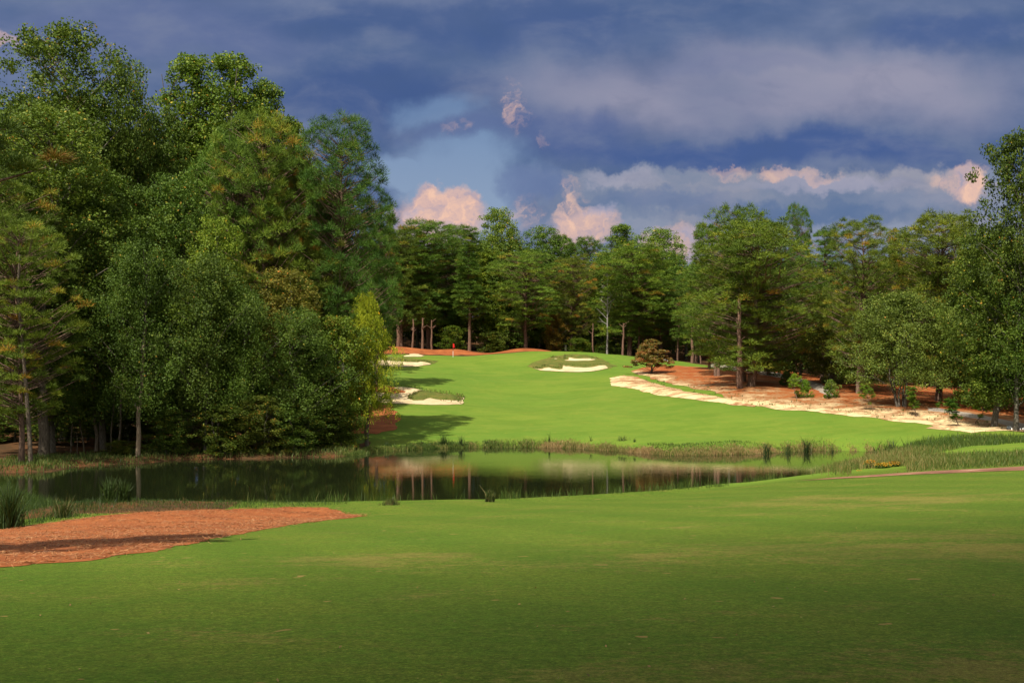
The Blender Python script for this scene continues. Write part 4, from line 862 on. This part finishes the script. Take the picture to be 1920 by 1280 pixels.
# yellow grass in the right trees
m = 5000; px = r.uniform(1540, 1680, m); Y = r.uniform(150, 166, m); bx = (px-960)/F*Y
blades('meadow_grass', bx, Y, r.uniform(.3, .8, m), np.full(m, .08), .4, r.normal(.72, .1, m), 'grass', 'yellow grass seen between the stems of the right trees')
# straw needles lying on the near bed
SP = np.array(STR); m = 90000; bx = r.uniform(SP[:, 0].min(), SP[:, 0].max(), m); by = r.uniform(SP[:, 1].min(), SP[:, 1].max(), m); kk = inside(SP, bx, by) & (bx/by > -.52); bx, by = bx[kk], by[kk]; m = len(bx)
M['needle'] = leaf_mat('straw_needles', [(0, (.07, .026, .010)), (.5, (.205, .078, .028)), (1, (.33, .17, .07))], .1, .2)
az = r.uniform(0, 2*PI, m); L = r.uniform(.10, .26, m); u = np.c_[np.cos(az), np.sin(az), r.normal(0, .22, m)]; sdv = np.c_[-np.sin(az), np.cos(az), r.normal(0, .5, m)]*.006
sp_ = np.where(r.uniform(0, 1, m) < .25, .45, .1); bx = bx+r.normal(0, 1, m)*sp_; by = by+r.normal(0, 1, m)*sp_
c0 = np.c_[bx, by, zt(bx, by)+.03+np.maximum(0, fbm(bx, by, 2.2, 15))*.05]
Vn = np.stack([c0-u*L[:, None]*.5-sdv, c0-u*L[:, None]*.5+sdv, c0+u*L[:, None]*.5], 1).reshape(-1, 3)
o = link('straw_litter', mesh_np('straw_litter', Vn, np.arange(len(Vn)).reshape(-1, 3), M['needle'], np.repeat(r.uniform(0, 1, m), 3))); tag(o, 'loose rust needles over the near straw bed', 'pine straw', None, 'stuff')
# fallen leaves and clippings on the near lawn
m = 420; Y = 7+(r.uniform(0, 1, m)**1.5)*45; X = Y*r.uniform(-.48, .48, m); kk = ~inside(SP, X, Y); X, Y = X[kk], Y[kk]; m = len(X)
U = np.c_[r.normal(0, 1, (m, 2)), r.normal(0, .35, m)]; U /= np.linalg.norm(U, axis=1)[:, None]; W = np.cross(U, np.c_[r.normal(0, .35, (m, 2)), np.ones(m)]); W /= np.linalg.norm(W, axis=1)[:, None]
Vq, Qq = quads(np.c_[X, Y, zt(X, Y)+.015], U, W, r.uniform(.015, .045, m), .6)
M['litter'] = leaf_mat('fallen_leaves', [(0, (.05, .03, .012)), (.5, (.13, .07, .025)), (1, (.22, .15, .05))], .1, .2)
o = link('fallen_leaves', mesh_np('fallen_leaves', Vq, Qq, M['litter'], np.repeat(r.uniform(0, 1, m)**1.3, 4))); tag(o, 'tiny fallen leaves and clippings scattered on the near lawn', 'leaves', None, 'stuff')
# ragged grass lips of the bunkers
def lips(lines, n_, h0, label, seed):
    r = np.random.default_rng(seed); X = []; Y = []
    for L in lines:
        L = np.array(L); d_ = np.linalg.norm(np.diff(L, axis=0), axis=1); c_ = np.r_[0, np.cumsum(d_)]; q = r.uniform(0, c_[-1], int(n_*c_[-1]))
        X.append(np.interp(q, c_, L[:, 0])+r.normal(0, .15, len(q))); Y.append(np.interp(q, c_, L[:, 1])+.35+np.abs(r.normal(0, .35, len(q))))
    X = np.concatenate(X); Y = np.concatenate(Y); m = len(X)
    blades('bunker_lip_grass', X, Y, h0*r.uniform(.4, 1.1, m)*np.exp(-0*X), np.full(m, .10), .5, r.normal(.58, .2, m), 'grass', label, z=zt(X, Y)+.12)
lips([z4([(228, 288), (330, 295), (335, 266), (400, 281), (480, 296), (515, 296), (515, 252), (640, 268), (700, 276), (800, 275), (870, 268), (930, 258), (1000, 258)]), z4([(408, 184), (440, 176), (480, 186), (560, 203), (563, 161), (640, 178), (700, 185), (760, 178), (850, 183), (908, 198)]), z3([(-100, 296), (100, 288), (250, 270), (350, 268), (450, 283), (530, 286), (540, 264), (575, 266), (585, 290), (650, 296), (750, 295), (850, 281), (900, 296), (940, 308)])], 26, .22, 'ragged grass lips over the bunkers by the green', 5)
lips([z3([(130, 690), (330, 725), (400, 650), (550, 635), (700, 650), (850, 682), (1000, 712), (1250, 742), (1380, 772), (1405, 800)])], 12, .28, 'brown tufts along the rim of the left bunker', 6)

# ------------------------------------------------------------------ flag and small markers
X, Y = (849.5-960)/F*204.5, 204.5; zb = z1(X, Y)
e = bpy.data.objects.new('flagstick', None); COL.objects.link(e); e.location = (X, Y, zb); tag(e, 'red flag on a thin striped pole standing on the green', 'golf flag')
T = Acc(); T.tube([[0, 0, -.3], [0, 0, 1.1]], [.035, .035], 8); v, q, t = T.get(); link('pole', mesh_np('pole', v, q, M['white']), e)
T = Acc(); T.tube([[0, 0, 1.1], [0, 0, 1.6]], [.036, .036], 8); v, q, t = T.get(); link('pole', mesh_np('pole_band', v, q, M['dark']), e)
T = Acc(); T.tube([[0, 0, 1.6], [0, 0, 2.45]], [.03, .03], 8); v, q, t = T.get(); link('pole', mesh_np('pole_top', v, q, M['red']), e)
n_ = 9; g1 = np.linspace(0, 1, n_); fu, fv = np.meshgrid(g1, g1)
fxs = fu*.26+.03; fzs = 2.45-fv*.75*(1-.25*fu)-fu*.18; fys = .07*np.sin(fu*7+fv*3)
V1 = np.stack([fxs, fys, fzs], -1).reshape(-1, 3); V2 = V1+[0, .012, 0]; I_, J_ = np.meshgrid(np.arange(n_-1), np.arange(n_-1)); Qf = np.stack([J_*n_+I_, J_*n_+I_+1, (J_+1)*n_+I_+1, (J_+1)*n_+I_], -1).reshape(-1, 4)
link('flag', mesh_np('flag', np.r_[V1, V2], np.r_[Qf, Qf[:, ::-1]+n_*n_], M['red'], smooth=True), e)
def post(nm, px, py, h, rad, mat, lb, cat, grp=None, y0=95):
    X, Y = hit(px, py, y0); T = Acc(); T.tube([[0, 0, -.2], [0, 0, h*.9], [0, 0, h*.97], [0, 0, h]], [rad, rad, rad*.75, rad*.1], 10)
    v, q, t = T.get(); o = link(nm, mesh_np(nm, v, q, M[mat], smooth=False), None, (X, Y, z1(X, Y))); tag(o, lb, cat, grp)
post('tee_marker', 1246.5, 676, .28, .13, 'white', 'left one of two tiny white markers beside the dogwood', 'marker', 'white markers beside the dogwood')
post('tee_marker', 1251, 677, .28, .13, 'white', 'right one of two tiny white markers beside the dogwood', 'marker', 'white markers beside the dogwood')
post('marker_post', 1892, 806, .36, .19, 'grey', 'stubby grey post beside the cart path at the right edge', 'post')
for i, px in enumerate((1897, 1903, 1908, 1913, 1918)): post('white_stake', px, 807, .24, .04, 'white', 'short white stake in the row right of the grey post', 'stake', 'row of white stakes at the right edge')

# ------------------------------------------------------------------ sun, added cloud overhead, sky
SUN_EL = math.radians(57); sd_h = np.array([.50, .866])    # horizontal travel of the light
Ld = np.array([sd_h[0]*math.cos(SUN_EL), sd_h[1]*math.cos(SUN_EL), -math.sin(SUN_EL)]); Ld /= np.linalg.norm(Ld)
sun = bpy.data.lights.new('sun', 'SUN'); sun.energy = 4.8; sun.angle = math.radians(.53); sun.color = (1, .93, .82)
so = bpy.data.objects.new('sun', sun); COL.objects.link(so); so.rotation_euler = Vector(Ld).to_track_quat('-Z', 'Y').to_euler()
# unseen cloud added high behind the camera, shaped to shade the near lawn
cc = -Ld*1900+np.array([41.2, -43.8, 5.])
n_t, n_p = 36, 18; th = np.linspace(0, 2*PI, n_t, endpoint=False); phs = np.linspace(-PI/2, PI/2, n_p)
TH, PHs = np.meshgrid(th, phs); rad_ = 1+.03*np.sin(5*TH+1)*np.cos(PHs)+.03*np.sin(9*TH+3*PHs)*np.cos(PHs)
V = np.stack([np.cos(TH)*np.cos(PHs)*260*rad_, np.sin(TH)*np.cos(PHs)*70*rad_, np.sin(PHs)*22*rad_], -1).reshape(-1, 3)
I_, J_ = np.meshgrid(np.arange(n_t), np.arange(n_p-1)); Qc = np.stack([J_*n_t+I_, J_*n_t+(I_+1) % n_t, (J_+1)*n_t+(I_+1) % n_t, (J_+1)*n_t+I_], -1).reshape(-1, 4)
M['cloud'] = plain('added_cloud_white', (.8, .8, .8), 1, 0)
o = link('cloud', mesh_np('cloud', V, Qc, M['cloud'], smooth=True), None, tuple(cc)); o.rotation_euler = (0, 0, math.radians(35)); tag(o, 'unseen cloud added high overhead to shade the near lawn', None, None, 'structure')

w = bpy.data.worlds.new('World'); sc.world = w; w.use_nodes = True; nt = w.node_tree; nt.nodes.clear(); b = NB(nt)
sky = nt.nodes.new('ShaderNodeTexSky'); sky.sky_type = 'NISHITA'; sky.sun_disc = False; sky.sun_elevation = SUN_EL
sky.sun_rotation = math.atan2(-Ld[0], -Ld[1]); sky.air_density = 1; sky.dust_density = 1.2; sky.ozone_density = 2.5
D = nt.nodes.new('ShaderNodeTexCoord').outputs['Generated']
sep = nt.nodes.new('ShaderNodeSeparateXYZ'); nt.links.new(D, sep.inputs[0]); dx, dy, dz = sep.outputs
yy = b.math('MAXIMUM', b.math('ABSOLUTE', dy), .14)
# angular chart of the sky, in thousandths (azimuth tangent, elevation tangent)
u_ = b.math('MULTIPLY', b.math('DIVIDE', dx, yy), 2133.); v_ = b.math('MULTIPLY', b.math('DIVIDE', dz, yy), 2133.)
cmb = nt.nodes.new('ShaderNodeCombineXYZ'); b._in(cmb.inputs[0], u_); b._in(cmb.inputs[1], v_)
UV = cmb.outputs[0]
nw = b.noise(UV, .005, 7, .55, 0, True); warp = b.vm('MULTIPLY', b.vm('SUBTRACT', nw, (.5, .5, .5)), (300, 150, 0))
UW = b.vm('ADD', UV, warp)
nw2 = b.noise(UV, .022, 6, .6, 0, True); UC = b.vm('ADD', UV, b.vm('MULTIPLY', b.vm('SUBTRACT', nw2, (.5, .5, .5)), (95, 80, 0)))
def blob(px, py, ax, ay, soft0=1.0, soft1=.35, P_=None):
    q = b.vm('MULTIPLY', b.vm('SUBTRACT', UW if P_ is None else P_, (px-960, 700-py, 0)), (1/ax, 1/ay, 0)); return b.map(b.vm('LENGTH', q), soft0, soft1)
K10 = 10./(2**EXPO)
cl = lambda r_, g_, b_: tuple(x*K10 for x in lin(r_*1.0, g_*1.005, b_*.965))
nA = b.noise(b.stretch(UV, .4, 1, 1), .0055, 5, .48, .2); nB = b.noise(b.stretch(UV, .5, 1, 1), .014, 5, .5, .1)
deck = b.ramp(b.math('ADD', b.math('MULTIPLY', nA, .7), b.math('MULTIPLY', nB, .3)), [(.30, cl(70, 94, 144)), (.45, cl(86, 106, 152)), (.60, cl(108, 122, 162)), (.75, cl(128, 138, 170))])
col = b.mix(b.math('MULTIPLY', b.map(nA, .3, .7, .45, .9), blob(1450, 165, 700, 115)), deck, cl(154, 152, 180))
col = b.mix(b.math('MULTIPLY', .75, blob(280, 60, 460, 90)), col, cl(98, 112, 160))
for (px, py, ax, ay, s_, c) in ((680, 170, 330, 95, .85, (66, 90, 146)), (860, 30, 560, 45, .75, (68, 92, 146)), (1450, 285, 620, 40, .95, (70, 94, 152)), (1050, 245, 230, 60, .6, (82, 100, 156)), (1800, 60, 200, 45, .8, (76, 98, 152)), (1000, 60, 300, 40, .5, (74, 96, 150)), (1400, 120, 260, 30, .3, (96, 112, 160))):
    col = b.mix(b.math('MULTIPLY', blob(px, py, ax, ay, 1, .3), s_), col, cl(*c))
# lower band of lit cloud
band = b.map(b.math('ADD', b.vm('DOT_PRODUCT', UC, (0, 1, 0)), 0.), 392, 372)
lowc = b.ramp(b.noise(b.stretch(UC, .35, 1, 1), .012, 4, .5), [(.33, cl(100, 120, 160)), (.5, cl(126, 137, 168)), (.66, cl(156, 155, 176)), (.8, cl(180, 168, 178))])
rightm = b.map(b.vm('DOT_PRODUCT', UC, (1, 0, 0)), 20, 110)
col = b.mix(b.math('MULTIPLY', band, rightm), col, lowc)
for (px, py, ax, ay, s_, c) in ((1500, 400, 330, 26, .8, (94, 116, 160)), (1250, 375, 180, 30, .7, (108, 124, 166)), (1160, 335, 110, 24, .55, (168, 166, 192)), (1560, 345, 230, 22, .7, (168, 165, 192)), (1720, 375, 170, 30, .5, (130, 140, 174)), (1600, 440, 400, 28, .7, (148, 156, 184)), (1150, 425, 320, 40, .35, (146, 156, 184))):
    col = b.mix(b.math('MULTIPLY', blob(px, py, ax, ay, 1, .3, UC), s_), col, cl(*c))
# clear gap
nF = b.noise(b.stretch(UV, .5, 1, 1), .013, 7, .58, .3); col = b.mix(b.map(nF, .45, .75, 0, .35), col, cl(132, 140, 170)); col = b.mix(b.map(nF, .52, .28, 0, .25), col, cl(72, 94, 138))
gap = b.math('MAXIMUM', b.math('MAXIMUM', blob(855, 370, 165, 150, 1.12, .5), b.math('MULTIPLY', blob(830, 215, 85, 48, 1.1, .3), .7)), blob(740, 320, 80, 60, 1, .5))
skyb = b.mix(b.map(v_, 220, 560), cl(144, 162, 196), cl(114, 142, 188))
col = b.mix(gap, col, skyb)
col = b.mix(b.math('MULTIPLY', blob(860, 250, 130, 30, 1, .3), .75), col, cl(92, 108, 158))
col = b.mix(b.math('MULTIPLY', blob(1000, 345, 70, 45, 1, .3), .7), col, cl(104, 122, 170))
# sunlit cumulus
cn = b.noise(UC, .022, 6, .6); cum = b.ramp(cn, [(.30, cl(156, 154, 184)), (.46, cl(204, 174, 180)), (.60, cl(238, 194, 180)), (.78, cl(255, 214, 192))])
for (px, py, ax, ay, s_) in ((825, 412, 92, 62, .95), (800, 372, 34, 40, .9), (860, 385, 40, 42, .85), (1090, 425, 70, 40, .85), (1066, 385, 26, 44, .7), (985, 405, 24, 26, .45), (1265, 455, 60, 36, .7), (1455, 322, 34, 18, .6), (1375, 320, 40, 14, .4), (1818, 345, 44, 40, .95), (1520, 330, 60, 12, .5), (957, 184, 20, 26, .75), (968, 222, 24, 22, .35), (1013, 268, 10, 9, .4), (862, 238, 26, 12, .35), (1780, 335, 30, 14, .5), (-5, 80, 40, 14, .6)):
    wis = 1.0 if ax > 30 else b.map(cn, .42, .60); col = b.mix(b.math('MULTIPLY', b.math('MULTIPLY', blob(px, py, ax*(1 if ax > 30 else 1.4), ay*(1 if ax > 30 else 1.4), 1.12, .62 if ax > 30 else .2, UC), s_), wis), col, cum)
# bluish shaded flanks in the cumulus
for (px, py, ax, ay, s_) in ((775, 400, 26, 16, .5), (850, 440, 50, 24, .4), (1120, 400, 40, 20, .5), (1290, 440, 34, 16, .4)):
    col = b.mix(b.math('MULTIPLY', blob(px, py, ax, ay, 1, .3, UC), s_), col, cl(165, 165, 198))
# away from the view: bright broken sky overhead and behind
hi = b.math('MAXIMUM', b.map(dz, .36, .62), b.map(dy, .25, -.15))
brk = b.map(b.noise(D, 2.2, 6, .6), .36, .52)
over = b.mix(brk, sky.outputs[0], (5.0, 4.8, 4.4))
col = b.mix(hi, col, over)
bg = nt.nodes.new('ShaderNodeBackground'); nt.links.new(col, bg.inputs[0]); bg.inputs[1].default_value = .1
ow = nt.nodes.new('ShaderNodeOutputWorld'); nt.links.new(bg.outputs[0], ow.inputs[0])

# ------------------------------------------------------------------ camera, render settings
cam = bpy.data.cameras.new('camera'); cam.lens = 40; cam.sensor_width = 36; cam.shift_y = (HZ-640)/1920; cam.clip_end = 20000; cam.clip_start = .1
co = bpy.data.objects.new('camera', cam); COL.objects.link(co); co.location = (0, 0, CAMZ); co.rotation_euler = (PI/2, 0, 0); sc.camera = co
sc.view_settings.view_transform = 'Standard'; sc.view_settings.look = 'None'; sc.view_settings.exposure = EXPO; sc.view_settings.gamma = 1
sc.render.engine = 'CYCLES'; cy = sc.cycles; cy.max_bounces = 6; cy.diffuse_bounces = 3; cy.glossy_bounces = 3; cy.transmission_bounces = 3; cy.caustics_reflective = False; cy.caustics_refractive = False
cy.use_denoising = True; cy.sample_clamp_indirect = 6
